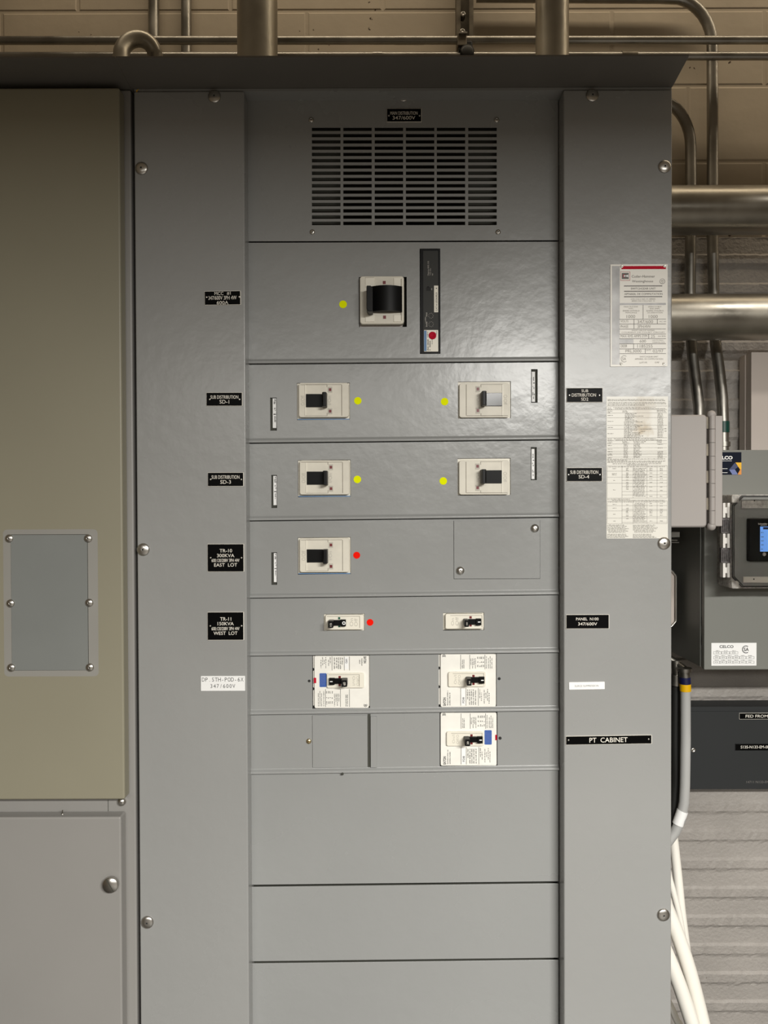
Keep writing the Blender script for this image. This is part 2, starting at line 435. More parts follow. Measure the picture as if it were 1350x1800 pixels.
rows = [(163, 163, 425, 423), (426, 424, 640.5, 636), (640.5, 636, 779.5, 773.5), (779.5, 773.5, 916, 909.5), (916, 909.5, 1051.7, 1045.5),
        (1051.7, 1045.5, 1153.3, 1147.3), (1153.3, 1147.3, 1256.7, 1249.3), (1256.7, 1249.3, 1361, 1353.7), (1361, 1353.7, 1556.5, 1550.2),
        (1558.5, 1552.2, 1691, 1684.5), (1693, 1686.5, 2185, 2178)]
def zline(yl, yr, x):
    a = P(437, yl, YC); b = P(982, yr, YC); return a.z + (b.z - a.z) * (x - a.x) / (b.x - a.x)
GAP = .0009
def cover_panel(k, holes_px, lip=True, name='cover_panel', hole_to_edge=()):
    t0, t1, b0, b1 = rows[k]; XM = (LX + RX) / 2
    zt_, zb_ = zline(t0, t1, XM) - GAP, zline(b0, b1, XM) + GAP
    def zmap(x, z):
        f = (z - zb_) / (zt_ - zb_); return (zline(b0, b1, x) + GAP) * (1 - f) + (zline(t0, t1, x) - GAP) * f
    lh = .0095 if lip else 0
    mb = MB(); holes = []
    for (a, b, c, d) in holes_px:
        x0, x1, z0, z1 = R(a, b, c, d, YC)
        xm = (x0 + x1) / 2
        # undo the tilt so that the hole lands on its pixel
        def inv(zz):
            lo, hi = zline(b0, b1, xm) + GAP, zline(t0, t1, xm) - GAP
            return zb_ + (zz - lo) / (hi - lo) * (zt_ - zb_)
        z0, z1 = inv(z0), inv(z1)
        z0 = max(z0, zb_ + lh + .0001) ; z1 = min(z1, zt_ - .0001)
        holes.append((x0, x1, z0, z1))
    panel_holes(mb, LX, RX, zb_ + lh, zt_, holes, YC, YC + .002, zmap)
    if lip:
        # joggled lower edge: slopes out, then a narrow flange
        A = [(-.0055 * (.5 - .5 * math.cos(PI * k / 9)), zb_ + lh - .0062 * k / 9) for k in range(10)] + [(-.0055, zb_ + .0012), (-.0050, zb_ + .0003), (-.004, zb_)]
        B_ = [(-.004, zb_), (.004, zb_), (.004, zb_ + lh), (0, zb_ + lh)]
        for prof_, smo in ((A, True), (B_, False)):
            vs = [(x, YC + dy, zmap(x, z)) for x in (LX, RX) for dy, z in prof_]; n = len(prof_)
            mb.add(vs, [(i, i + 1, i + 1 + n, i + n)[::-1] for i in range(n - 1)], smo)
        vs = [(x, YC + dy, zmap(x, z)) for x in (LX, RX) for dy, z in A + [(.004, zb_), (.004, zb_ + lh)]]; n = len(A) + 2
        vs, fs = vs, [tuple(range(n)), tuple(range(2 * n - 1, n - 1, -1))]
        mb.add(vs, fs)
    return obj(name, mb, M['paint'], sb, bevel=0 if (lip or holes_px) else .0008)

# the vent grille panel
cols = [(547.4, 597.8), (602.6, 652.6), (657.8, 707.8), (712.6, 762.6), (767, 817), (822.2, 872.4)]
slots = [(a + .8, 224 + 11.03 * j, b + .8, 230.3 + 11.03 * j) for a, b in cols for j in range(16)]
cover_panel(0, slots, lip=False, name='vent_panel')
x0, x1, z0, z1 = R(600, 228, 818, 392, YC)
bf = MB()
for j in range(15):
    a = z1 - (z1 - z0) * j / 15
    bf.add([(x0, YC + .018, a - .001), (x1, YC + .018, a - .001), (x1, YC + .012, a - .010), (x0, YC + .012, a - .010)], [(0, 1, 2, 3), (3, 2, 1, 0)])
obj('vent_baffle', bf, M['baffle'], sb)

B_fd = [(568.5, 705.5, 0, 'SD-1'), (570, 841, 0, 'SD-3'), (570, 977, 0, 'TR-10'), (851.5, 703, 180, 'SD2'), (851, 838, 180, 'SD-4')]
def fdhole(cx_, cy_): return (cx_ - 46.5, cy_ - 32.5, cx_ + 46.5, cy_ + 32.5)
slotL = [(475, 699, 486.5, 757), (477, 835, 487, 893), (477, 971, 487, 1028)]
slotR = [(933.5, 649, 945, 708), (933, 786, 943.5, 844)]
cover_panel(1, [(631, 487, 715, 575), (738, 437, 774, 622)])
cover_panel(2, [fdhole(568.5, 705.5), fdhole(851.5, 703), slotL[0], slotR[0]])
cover_panel(3, [fdhole(570, 841), fdhole(851, 838), slotL[1], slotR[1]])
cover_panel(4, [fdhole(570, 977), slotL[2]])
cover_panel(5, [(569, 1079, 641, 1108.5), (779, 1077, 851, 1108)])
cover_panel(6, [(549, 1100, 650, 1300), (771, 1100, 873, 1300)])
cover_panel(7, [(773, 1200, 874.5, 1400)])
cover_panel(8, [], lip=False); cover_panel(9, [], lip=False); cover_panel(10, [], lip=False)

# --- screws
def dome(r, h, sock=.28):
    p = [(r * .93, -.001), (r, 0), (r, h * .18)]
    for k in range(1, 7):
        a = k / 6 * math.acos(sock) ; p.append((r * math.cos(a), h * (.18 + .82 * math.sin(a))))
    p += [(r * sock * .85, h * .98), (r * sock * .8, h * .45)]
    return p
def screw_proto(name, r, h, m, parent, at, sock=.28):
    mb = MB().lathe(at, dome(r, h, sock), 24); mb.cur = 1; q_ = r * max(sock * .8, .16) * .8; zt = at.y - h * (.99 if sock < .2 else .6)
    mb.add([(at.x + q_ * i, zt, at.z + q_ * j) for i, j in ((-1, -1), (1, -1), (1, 1), (-1, 1))], [(0, 1, 2, 3)])
    return obj(name, mb, [m, M['void']], parent, origin=at)
s1 = P(377, 170, -.0005)
big = screw_proto('cover_screw', 11.2 * 1.49 / F, .005, M['steel'], sb, s1, .16)
for q in ((249, 296), (252, 966), (259, 1621), (1041, 168), (1168, 293), (1167, 955), (1166, 1608)):
    copy_part(big, 'cover_screw', sb, P(q[0], q[1], -.0005))
s1 = P(547, 211, YC - .0003)
sm_ = screw_proto('vent_screw', 4.6 * S, .003, M['steel'], sb, s1, .35)
for q in ((873, 211), (549, 408), (875.5, 408)): copy_part(sm_, 'vent_screw', sb, P(q[0], q[1], YC - .0003))
c = P(709, 170, YC)
hb = MB().lathe(c, [(8.5 * S, 0), (8.5 * S, .0015), (6.8 * S, .0016)], 24)
hb.lathe((c.x, c.y - .0016, c.z), [(6.6 * S, 0), (6.6 * S, .005), (5.2 * S, .0062)], 6, smooth=False)
obj('hex_bolt', hb, M['steel'], sb)
# small blank door in the fourth row
x0, x1, z0, z1 = R(798, 915.5, 949, 1017, YC)
obj('blank_plate', MB().box(x0, x1, YC - .0011, YC - .0001, z0, z1), M['paint'], sb, bevel=.0003, seg=1)
# dark outline gap
g = MB(); e = .0007
for a in ((x0 - e, x0, z0 - e, z1 + e), (x1, x1 + e * .7, z0 - e, z1 + e), (x0, x1, z0 - e, z0)): g.quad(a[0], a[1], a[2], a[3], YC - .00025)
obj('plate_gap', g, M['void'], sb)
s2 = screw_proto('dome_screw', 7.4 * S, .006, M['steel'], sb, P(940, 928.5, YC - .0011), .12)
copy_part(s2, 'dome_screw', sb, P(809, 1003, YC - .0011))
# sliding blank and filler strip in the seventh row
x0, x1, z0, z1 = R(549.5, 1257, 646, 1348.5, YC)
obj('sliding_blank', MB().box(x0, x1, YC - .0022, YC - .0002, z0, z1), M['paint'], sb, bevel=.0004, seg=1)
x0, x1, z0, z1 = R(646.3, 1255, 651.5, 1348.5, YC)
obj('blank_shadow', MB().box(x0, x1, YC - .0005, YC - .0002, z0, z1), M['dark'], sb)  # dark strip painted as the shadow between blank and filler
x0, x1, z0, z1 = R(651.5, 1258.5, 662.5, 1348.5, YC)
obj('filler_strip', MB().box(x0, x1, YC - .004, YC - .0002, z0, z1), M['paint'], sb, bevel=.0007, seg=2)
screw_proto('brass_screw', 4.6 * S, .003, M['brass'], sb, P(542.8, 1303, YC - .0003), .3)
h = MB()
h.lathe(P(602, 1360, YC - .005), [(2.2 * S, 0), (2.2 * S, .0022), (1.2 * S, .003)], 10)
obj('cover_latch', h, M['dark'], sb)
for q, r in (((543.5, 1197), 2.4), ((877.5, 1193), 2.6), ((879, 1297.5), 2.8)):
    c = P(q[0], q[1], YC - .0003); obj('screw_hole', MB().lathe(c, [(r * S, 0), (r * S, .0002)], 14, smooth=False), M['void'], sb)

# --- id strips seen through the slots
def id_strip(sl, strip, rot):
    x0, x1, z0, z1 = R(strip[0], strip[1], strip[2], strip[3], YC)
    o = obj('identification_strip', MB().box(x0, x1, YC + .003, YC + .0038, z0, z1), M['lwhite'], sb, label='narrow white strip with small vertical print')
    t = MB(); w = x1 - x0
    zz = z1 if rot == 270 else z1
    H = z1 - z0
    for f0, f1, a, b in (((.03, .10, .45, .9), (.11, .22, .3, .9), (.32, .38, .4, .8), (.40, .44, .6, .95), (.52, .58, .2, .9), (.60, .80, .45, .85)) if rot == 270 else
                         ((.14, .30, .3, .7), (.34, .39, .2, .9), (.46, .50, .1, .5), (.52, .57, .4, .8), (.68, .78, .1, .5), (.72, .78, .6, .9), (.82, .9, .3, .7))):
        t.greek(x0 + w * a, x0 + w * b, z1 - H * f1, z1 - H * f0, YC + .0028, rot=rot, word=(3, 9))
    obj('printing', t, M['ink'], o)
    x0, x1, z0, z1 = R(sl[0] - 2, sl[1] - 2, sl[2] + 2, sl[3] + 2, YC)
    obj('slot_backing', MB().box(x0, x1, YC + .0045, YC + .0055, z0, z1), M['dark'], sb)
id_strip(slotL[0], (479, 700, 485.3, 752), 270)
id_strip(slotL[1], (480.2, 836.5, 486, 888), 270)
id_strip(slotL[2], (481, 972.5, 486, 1023.5), 270)
id_strip(slotR[0], (935.3, 653, 941, 706), 90)
id_strip(slotR[1], (934.8, 789, 940, 842), 90)

# --- round stickers
def dot(px, py, r, m, lab):
    c = P(px, py, YC - .0002); o = obj('round_sticker', MB().lathe(c, [(r * S, 0), (r * S, .0003)], 32, smooth=False), m, sb, label=lab)
dot(603, 535, 6.7, M['yellow'], 'round yellow sticker left of the main breaker')
dot(629, 704.5, 6.5, M['yellow'], 'round yellow sticker beside the SD-1 breaker')
dot(781.5, 706, 6.6, M['yellow'], 'round yellow sticker beside the SD2 breaker')
dot(628.2, 842.7, 6.6, M['yellow'], 'round yellow sticker beside the SD-3 breaker')
dot(779.2, 845.5, 6.6, M['yellow'], 'round yellow sticker beside the SD-4 breaker')
dot(627, 976, 6.1, M['reddot'], 'round red sticker beside the TR-10 breaker')
dot(650.5, 1094, 5.9, M['reddot'], 'round red sticker beside the TR-11 breaker')

# --- engraved nameplates
def nameplate(rect, lines, Y, lab, screws=True, tilt=0.0, m='plateblk', mt='engrave', rim='engrave', parent=None, srx=5.5, sry=None, bold=.004, mono=False):
    parent = parent or sb
    x0, x1, z0, z1 = R(*rect, Y); T = .0018
    mb = MB(); mb.rbox(x0, x1, Y - T, Y - .0001, z0, z1, .0006, 2)
    o = obj('nameplate' if m == 'plateblk' else 'printed_label', mb, M[rim], parent, label=lab)
    if m == 'plateblk':
        f = MB(); e = .0008; f.box(x0 + e * .6, x1 - e * 1.3, Y - T - .0003, Y - T + .0001, z0 + e * .8, z1 - e * .8); obj('face', f, M[m], o); yt = Y - T - .0005
    else: yt = Y - T - .0002
    t = MB()
    for (s, a, b, c, d) in lines:
        q = R(a, b, c, d, Y - T); t.text(s, q[0], q[1], q[2], q[3], yt, bold=bold, mono=mono)
    obj('lettering', t, M[mt], o)
    if screws:
        my = sry or (rect[1] + rect[3]) / 2
        for px in (rect[0] + srx, rect[2] - srx):
            c = P(px, my, Y - T - .0003); r = 1.7 * S
            obj('rivet', MB().lathe(c, [(r, 0), (r * .9, .0006), (r * .4, .0008)], 10), M['steel'], o)
    if tilt:
        o.rotation_euler = (0, math.radians(tilt), 0)
    return o
nameplate((680, 191.5, 741, 215), [('MAIN DISTRIBUTION', 686, 196, 734, 202), ('347/600V', 690, 204, 730, 210.5)], YC, 'black nameplate reading MAIN DISTRIBUTION above the vent', srx=3.5)
nameplate((360, 512, 423.5, 536.5), [('MCC', 377.2, 513, 393, 518.8), ('#1', 399, 512.7, 405.5, 518.8), ('347/600V 3PH 4W', 366.5, 520.2, 416, 527), ('600A', 381, 529, 401.5, 535)], 0, 'black nameplate reading MCC #1', srx=3, sry=522, tilt=-.6)
nameplate((363, 690, 426.5, 714), [('SUB DISTRIBUTION', 370, 695, 419, 701), ('SD-1', 386, 703, 403, 709.5)], 0, 'black nameplate reading SUB DISTRIBUTION SD-1')
nameplate((365.5, 830.5, 428.7, 855), [('SUB DISTRIBUTION', 372, 835.5, 421, 841.8), ('SD-3', 387.3, 844, 406, 850.5)], 0, 'black nameplate reading SUB DISTRIBUTION SD-3', srx=4.5)
nameplate((365, 956, 429.3, 1005), [('TR-10', 386, 965, 408, 971), ('300KVA', 381.5, 973.5, 412, 979.5), ('600:120/208V 3PH 4W', 372, 982, 421, 988), ('EAST  LOT', 376.5, 990, 417, 996)], 0, 'tall black nameplate reading TR-10 EAST LOT', srx=5)
nameplate((365, 1075.5, 429, 1125), [('TR-11', 387, 1085, 406.5, 1091), ('150KVA', 382.5, 1093.3, 411, 1099.2), ('600:120/208V 3PH 4W', 372, 1102, 421, 1108), ('WEST  LOT', 375.5, 1110, 417.5, 1116)], 0, 'tall black nameplate reading TR-11 WEST LOT', srx=4.5)
nameplate((353.5, 1188, 431, 1214), [('DP.STH-POD-6X', 355, 1191, 428, 1198), ('347/600V', 370, 1202.5, 413.5, 1209.3)], 0, 'white adhesive label reading DP.STH-POD-6X', screws=False, m='lwhite', mt='ink', rim='lwhite', mono=True, bold=-.004)
nameplate((995.5, 682, 1059.3, 707.5), [('SUB', 1022, 684.5, 1034, 689.5), ('DISTRIBUTION', 1005, 691.5, 1047.5, 697.3), ('SD2', 1021.5, 699, 1034, 704.5)], 0, 'black nameplate reading SUB DISTRIBUTION SD2')
nameplate((995.5, 822, 1058.5, 846.5), [('SUB DISTRIBUTION', 1002.3, 827, 1051.5, 833), ('SD-4', 1017, 835, 1035.5, 841)], 0, 'black nameplate reading SUB DISTRIBUTION SD-4', srx=4, sry=834.5)
nameplate((994.8, 1080, 1070.5, 1105), [('PANEL  N100', 1012.5, 1085.5, 1052, 1090.5), ('347/600V', 1016, 1094, 1049.5, 1099.3)], 0, 'black nameplate reading PANEL N100', screws=False)
nameplate((994.3, 1292.5, 1145.3, 1308), [('PT  CABINET', 1036, 1296.3, 1103, 1304.8)], 0, 'long black nameplate reading PT CABINET', srx=5, tilt=-.7)
nameplate((1000, 1198.5, 1062.5, 1211.5), [('SURGE SUPPRESSION', 1010.3, 1204, 1052, 1207.3)], 0, 'small white label reading SURGE SUPPRESSION', screws=False, m='lwhite', mt='inkgrey', rim='lwhite', tilt=-.7, bold=-.006)

# --- rating plate
def rp(): 
    x0, x1, z0, z1 = R(1072.5, 465, 1173, 644.5, 0); T = .0015
    o = obj('rating_plate', MB().rbox(x0, x1, -T, -.0001, z0, z1, .001, 2), M['rating'], sb, label='cream manufacturer rating plate with red bar')
    q = lambda a, b, c, d: R(a, b, c, d, 0)
    f = MB(); a = q(1075.3, 468, 1089, 641); f.quad(*a, -T - .0002); a = q(1089, 533, 1170, 536.6); f.quad(*a, -T - .0002)
    a = q(1088, 596.5, 1113, 604); f.quad(*a, -T - .00022)
    obj('bare_metal_strip', f, M['foil'], o)
    r = MB(); a = q(1092, 468, 1170, 473.5); r.quad(*a, -T - .0002)
    bx = q(1090.3, 478, 1107, 493.7); e = .0006
    for s in ((bx[0], bx[1], bx[3] - e, bx[3]), (bx[0], bx[1], bx[2], bx[2] + e), (bx[0], bx[0] + e, bx[2], bx[3]), (bx[1] - e, bx[1], bx[2], bx[3])): r.quad(*s, -T - .0003)
    c = P(1097, 485.5, 0); r.ringface((c.x, c.z), 1.9 * S, 2.7 * S, -T - .0006, a0=70, a1=290)
    obj('red_print', r, M['red'], o)
    k = MB(); a = q(1092.5, 480.3, 1104.7, 491); k.quad(*a, -T - .0003)
    for yy in (502.3, 511.7, 521.2): a = q(1096.5, yy, 1163.5, yy + 1.5); k.quad(*a, -T - .0003)
    for s, a in (('Cutler-Hammer', (1110, 484, 1150.5, 488.4)), ('Westinghouse', (1110.5, 492.8, 1147.5, 498))): k.text(s, *q(*a), -T - .0003)
    for s, a in (('SWITCHGEAR UNIT', (1108.5, 506, 1152, 509.4)), ('APPAREIL DE COMMUTATION', (1097, 515.5, 1164, 518.9))): k.text(s, *q(*a), -T - .0003)
    c = P(1163.7, 495, 0); k.ringface((c.x, c.z), 4.0 * S, 4.6 * S, -T - .0003); k.text('W', *q(1161.3, 493, 1166.2, 496), -T - .0003); a = q(1162, 497.2, 1165.5, 497.9); k.quad(*a, -T - .0003)
    for yy in (561, 569.5, 578.3, 587.2, 595.3, 604.3, 613, 621.5): a = q(1088, yy, 1170, yy + .8); k.quad(*a, -T - .0003)
    for xx, ya, yb in ((1129.5, 536.6, 561), (1113.5, 561, 578), (1154.5, 561, 569.5), (1139.5, 587, 595.3), (1113, 604.3, 613), (1133.3, 613, 621.5)): a = q(xx, ya, xx + .8, yb); k.quad(*a, -T - .0003)
    obj('black_print', k, M['inkgrey'], o)
    w = MB(); c = P(1098.5, 485.5, 0)
    for s in (((1096, 483.7), (1099, 485.2), (1099, 486), (1096, 487.6)), ((1103.7, 483.4), (1099, 485), (1099, 486.2), (1103.7, 487.8))):
        w.poly([(P(a, b, 0).x, P(a, b, 0).z) for a, b in s], -T - .0007)
    obj('emblem', w, M['lwhite'], o)
    p = MB()
    for s, a in (('CSA C22.2 NO. 31 SERIES', (1108.5, 524.8, 1151.5, 527.3)), ('SERIE CSA C22.2 NO. 31', (1110, 528.3, 1150.5, 530.6)), ('MAIN BUS BAR', (1096, 538.5, 1121, 540.6)), ('AMPS.', (1104, 542, 1113, 543.8)),
                 ('BARRE OMNIBUS', (1094.5, 545.5, 1123.5, 547.8)), ('PRINCIPALE', (1099, 549, 1119, 551)), ('1000', (1101, 554, 1116, 559.5)), ('BRANCH BUS', (1139, 538.5, 1162, 540.6)), ('BAR AMPS.', (1142, 542, 1159.5, 544)),
                 ('BARRE OMNIBUS', (1136, 545.5, 1166, 547.8)), ('DE DERIVATION', (1137.5, 549, 1164, 551)), ('1000', (1140, 554, 1155.5, 559.5)), ('347/600', (1120, 563, 1147.5, 568.6)), ('VOLTS', (1090.5, 563, 1104, 567)),
                 ('AC 60', (1158.5, 564.5, 1170, 566.6)), ('3PH/4W', (1120, 571.5, 1143.5, 577)), ('PHASE', (1090.5, 572, 1104, 576.5)), ('SHORT CIRCUIT RATING', (1110, 580, 1150, 582.3)), ('COURANT DE COURT CIRCUIT', (1092, 583.5, 1168, 585.6)),
                 ('MAX RMS AMPS SYM', (1090.5, 588.8, 1137, 593.5)), ('25', (1143.5, 589, 1150.5, 594)), ('KA RMS', (1156.5, 590, 1169.5, 592.5)), ('600', (1124, 597.5, 1135, 602.5)), ('VOLTS MAX.', (1146, 597.5, 1166, 599.5)), ('TENSION MAX.', (1146, 601, 1169, 603)),
                 ('1185255', (1120, 606, 1146.5, 611.5)), ('ORDER', (1090.5, 606, 1102, 611)), ('PRL3000', (1099, 614.8, 1127, 620)), ('DATE', (1135.5, 614.5, 1143.5, 617)), ('02/97', (1147, 614.8, 1165.5, 620)),
                 ('SWITCHGEAR UNIT', (1124, 626, 1156.5, 628.7)), ('APPAREIL DE COMMUTATION', (1115.5, 630, 1165, 632.7)), ('LL97195', (1123.5, 636, 1137, 639)), ('E-MP', (1151, 636, 1158.5, 638.8))):
        p.text(s, *q(*a), -T - .0003)
    c = P(1097, 631, 0); p.ringface((c.x, c.z), 5.0 * S, 5.8 * S, -T - .0003, a0=50, a1=310); p.text('SA', *q(1093.5, 628.5, 1100, 633.5), -T - .0003)
    obj('fine_print', p, M['inkpale'], o)
    for a in ((1093, 468.5), (1168, 468), (1092, 639.3), (1167, 639.5)):
        c = P(a[0], a[1], -T - .0002); obj('rivet', MB().lathe(c, [(2.6 * S, 0), (2.4 * S, .0011), (1.6 * S, .0015), (1.1 * S, .0008)], 14), M['steel'], o)
rp()

# --- the printed replacement-parts chart
def stain(m, c, rx, rz, amt):
    """a brown water stain soaked into the paper"""
    n = m.node_tree.nodes; l = m.node_tree.links; b = n['Principled BSDF']; g = [x for x in n if x.type == 'NEW_GEOMETRY'][0]
    prev = b.inputs['Base Color'].links[0].from_socket
    sub = n.new('ShaderNodeVectorMath'); sub.operation = 'SUBTRACT'; sub.inputs[1].default_value = c; l.new(g.outputs['Position'], sub.inputs[0])
    sc_ = n.new('ShaderNodeVectorMath'); sc_.operation = 'MULTIPLY'; sc_.inputs[1].default_value = (1 / rx, 0, 1 / rz); l.new(sub.outputs[0], sc_.inputs[0])
    nz = n.new('ShaderNodeTexNoise'); nz.inputs['Scale'].default_value = 70; nz.inputs['Detail'].default_value = 4; l.new(g.outputs['Position'], nz.inputs['Vector'])
    ln_ = n.new('ShaderNodeVectorMath'); ln_.operation = 'LENGTH'; l.new(sc_.outputs[0], ln_.inputs[0])
    ad = n.new('ShaderNodeMath'); ad.operation = 'MULTIPLY_ADD'; l.new(nz.outputs[0], ad.inputs[0]); ad.inputs[1].default_value = 1.3; l.new(ln_.outputs['Value'], ad.inputs[2])
    mr = n.new('ShaderNodeMapRange'); mr.inputs[1].default_value = 1.55; mr.inputs[2].default_value = .9; mr.inputs[3].default_value = 0; mr.inputs[4].default_value = amt; l.new(ad.outputs[0], mr.inputs[0])
    mx = n.new('ShaderNodeMix'); mx.data_type = 'RGBA'; l.new(mr.outputs[0], mx.inputs[0]); l.new(prev, mx.inputs[6]); mx.inputs[7].default_value = (0.50, 0.40, 0.26, 1)
    l.new(mx.outputs[2], b.inputs['Base Color'])
def chart():
    x0, x1, z0, z1 = R(1066, 697, 1174, 946.5, 0); T = .0005
    o = obj('paper_chart', MB().box(x0, x1, -T, -.0001, z0, z1), M['paper'], sb, label='long paper chart of small print with brown stain')
    yy = -T - .0002
    def q(u0, v0, u1, v1): return R(1066 + 108 * u0, 697 + 249.5 * v0, 1066 + 108 * u1, 697 + 249.5 * v1, 0)
    stain(M['paper'], P(1066 + 108 * .60, 697 + 249.5 * .10, 0), .028, .055, .4)
    stain(M['paper'], P(1066 + 108 * .59, 697 + 249.5 * .235, 0), .024, .018, .85)
    k = MB(); t = MB()
    H = lambda v, a=.01, b=.985: t.quad(*[(lambda w: w[i])(q(a, v, b, v + .0022)) for i in range(4)], yy)
    Vl = lambda u, v0, v1: t.quad(*q(u, v0, u + .005, v1), yy)
    def ln(u0, u1, v, hgt=.0055): k.greek(*q(u0, v, u1, v + hgt), yy - .0001)
    for v, e in ((.018, .93), (.0265, .96), (.040, .965), (.049, .97), (.058, .62)): ln(.02, e, v)
    H(.067); ln(.02, .08, .078); ln(.11, .80, .075); ln(.02, .09, .088); ln(.14, .97, .083)
    for v in (.092,): H(v)
    ln(.02, .1, .10); ln(.02, .07, .110); ln(.26, .33, .098); ln(.26, .35, .106); ln(.82, .95, .095); ln(.82, .97, .104)
    for v in (.115, .148, .202, .228, .290): H(v)
    for i in range(21): 
        v = .118 + .0083 * i; ln(.285 if i > 6 else .30, .36, v); ln(.35, random.choice((.45, .55, .5, .6, .42)), v); ln(.83, .92, v)
    ln(.56, .73, .2265); ln(.56, .63, .2425); ln(.94, .98, .224); ln(.94, .98, .2405)
    for v in (.13, .172, .215, .258): ln(.02, .11, v)
    ln(.02, .09, .296); ln(.12, .80, .2945); ln(.02, .11, .306); ln(.15, .9, .3035); H(.310)
    ln(.02, .1, .318); ln(.02, .08, .328); ln(.26, .34, .315); ln(.26, .37, .323); ln(.44, .64, .315); ln(.44, .61, .323); ln(.82, .9, .312); ln(.82, .9, .32)
    for v in (.332, .360, .384, .398, .407, .425): H(v)
    for i in range(12):
        v = .334 + .0084 * i; ln(.28, .35, v); ln(.44, random.choice((.54, .57, .55)), v); ln(.83, .92, v) if i in (0, 3, 6, 7, 8, 9, 10, 11) else 0
    for v in (.343, .368, .386, .403, .411, .429): ln(.02, .1, v)
    for v, a, e in ((.437, .01, .96), (.445, .01, .35), (.452, .02, .97), (.460, .01, .9), (.470, .1, .89), (.478, .33, .67)): ln(a, e, v, .006)
    def table(v0, v1, rws, cells):
        H(v0); H(v1)
        for u in (.008, .25, .43, .655, .82, .985): Vl(u, v0, v1)
        ln(.03, .96, v0 + .005)
        for v in rws: H(v)
        for v in cells: H(v, .25, .985)
        v = v0 + .016
        while v < v1 - .008:
            ln(.46 - random.random() * .03, .61 + random.random() * .04, v)
            if random.random() < .45: ln(.32, .36, v)
            if random.random() < .4: ln(.70, .75, v); ln(.87, .92, v)
            v += .0082
    table(.487, .715, (.524, .567, .609), (.551, .59, .633, .668, .692)); ln(.10, .16, .505); ln(.09, .17, .54); ln(.09, .17, .549); ln(.11, .15, .588); ln(.11, .15, .655)
    for v, a, e in ((.720, .01, .38), (.728, .09, .95)): ln(a, e, v)
    table(.735, .895, (.768, .804, .855), (.795, .845, .885)); ln(.10, .16, .757); ln(.1, .17, .783); ln(.11, .15, .826); ln(.11, .15, .874)
    for i in range(7): ln(.01 + (.02 if i > 4 else 0), random.uniform(.28, .37), .903 + .0083 * i, .006); ln(.43 + (.02 if i > 4 else 0), random.uniform(.72, .86), .903 + .0083 * i, .006)
    for i in range(4): ln(.01, random.uniform(.28, .38), .967 + .0078 * i, .0056); ln(.43, random.uniform(.72, .84), .967 + .0078 * i, .0056)
    obj('printing', k, M['inkchart'], o); obj('table_rules', t, M['inkpale'], o)
chart()
# chip of yellow paint at the top corner of the left side cover
c = P(241, 160, -.0004); obj('paint_chip', MB().poly([(c.x - .001, c.z - .003), (c.x + .001, c.z + .001), (c.x + .004, c.z + .004), (c.x + .001, c.z + .003), (c.x - .002, c.z + .001)], c.y), M['gold'], sb)

# ================================================================== CIRCUIT BREAKERS
GB = 'moulded case circuit breakers in the switchboard'
def lb(a, b): return (a[0] * S, a[1] * S)
def make_fd(label):
    """cream breaker with O/Off to the left and a black grip thrown to the right"""
    t = thing('circuit_breaker', label, 'circuit breaker', (0, 0, 0), GB)
    s = S
    obj('base', MB().box(-46.2 * s, 46.2 * s, .0035, .0225, -32.2 * s, 32.2 * s), M['cream2'], t)
    obj('faceplate', MB().rbox(-42.5 * s, 44.5 * s, -.007, .004, -28.5 * s, 31.5 * s, 4 * s, 4, ch=.0008), M['cream'], t)
    g = MB(); y = -.0072
    g.quad(-40 * s, -31 * s, 28 * s, 28.7 * s, y); g.quad(-31 * s, 7 * s, 28 * s, 28.9 * s, y); g.quad(7 * s, 32 * s, 28 * s, 28.7 * s, y)
    g.quad(6.5 * s, 7.3 * s, 24 * s, 28.5 * s, y); g.quad(6.5 * s, 7.3 * s, -26 * s, -21 * s, y); g.quad(32 * s, 33 * s, -26 * s, 28 * s, y)
    g.quad(-31 * s, 7 * s, -26.3 * s, -25.8 * s, y)
    obj('moulding_line', g, M['creamline'], t)
    obj('blue_gasket', MB().box(-45.5 * s, 45.5 * s, .001, .0034, -32.1 * s, -30.6 * s), M['lblue'], t)
    obj('raised_ridge', MB().box(-31.8 * s, -30 * s, -.0083, -.0068, -25.5 * s, 28 * s), M['cream2'], t)
    for z in (19.5, -18):
        f = obj('flag_window', MB().box(8.5 * s, 16 * s, -.0079, -.0068, (z - 5) * s, (z + 5) * s), M['emboss'], t)
        obj('flag', MB().box(10 * s, 14.5 * s, -.0082, -.0078, (z - 2.6) * s, (z + 2.4) * s), M['window'], f)
    e = MB(); e.text('O/Off', -39 * s, -32.5 * s, -8 * s, 9.5 * s, -.0073, rot=90); e.text('I/On', 8 * s, 14 * s, -7 * s, 8.5 * s, -.0073, rot=90)
    obj('embossed_mark', e, M['emboss'], t)
    h = obj('handle', MB().box(-30 * s, 1.5 * s, -.0095, -.0068, -11 * s, 11.8 * s), M['black'], t, bevel=.0006)
    gp = MB(); w0, w1 = -12, 12.5
    prof = [(-.5, -.008), (-.5, -.028), (1.5, -.032), (6.3, -.032), (7.3, -.028), (7.3, -.008)]
    vs = [(u * s, y_, w0 * s) for u, y_ in prof] + [(u * s, y_, w1 * s) for u, y_ in prof]; n = 6
    gp.add(vs, [tuple(range(n)), tuple(range(2 * n - 1, n - 1, -1))] + [(i, i + n, (i + 1) % n + n, (i + 1) % n) for i in range(n)])
    obj('grip', gp, M['grip'], h, bevel=.0007)
    return t
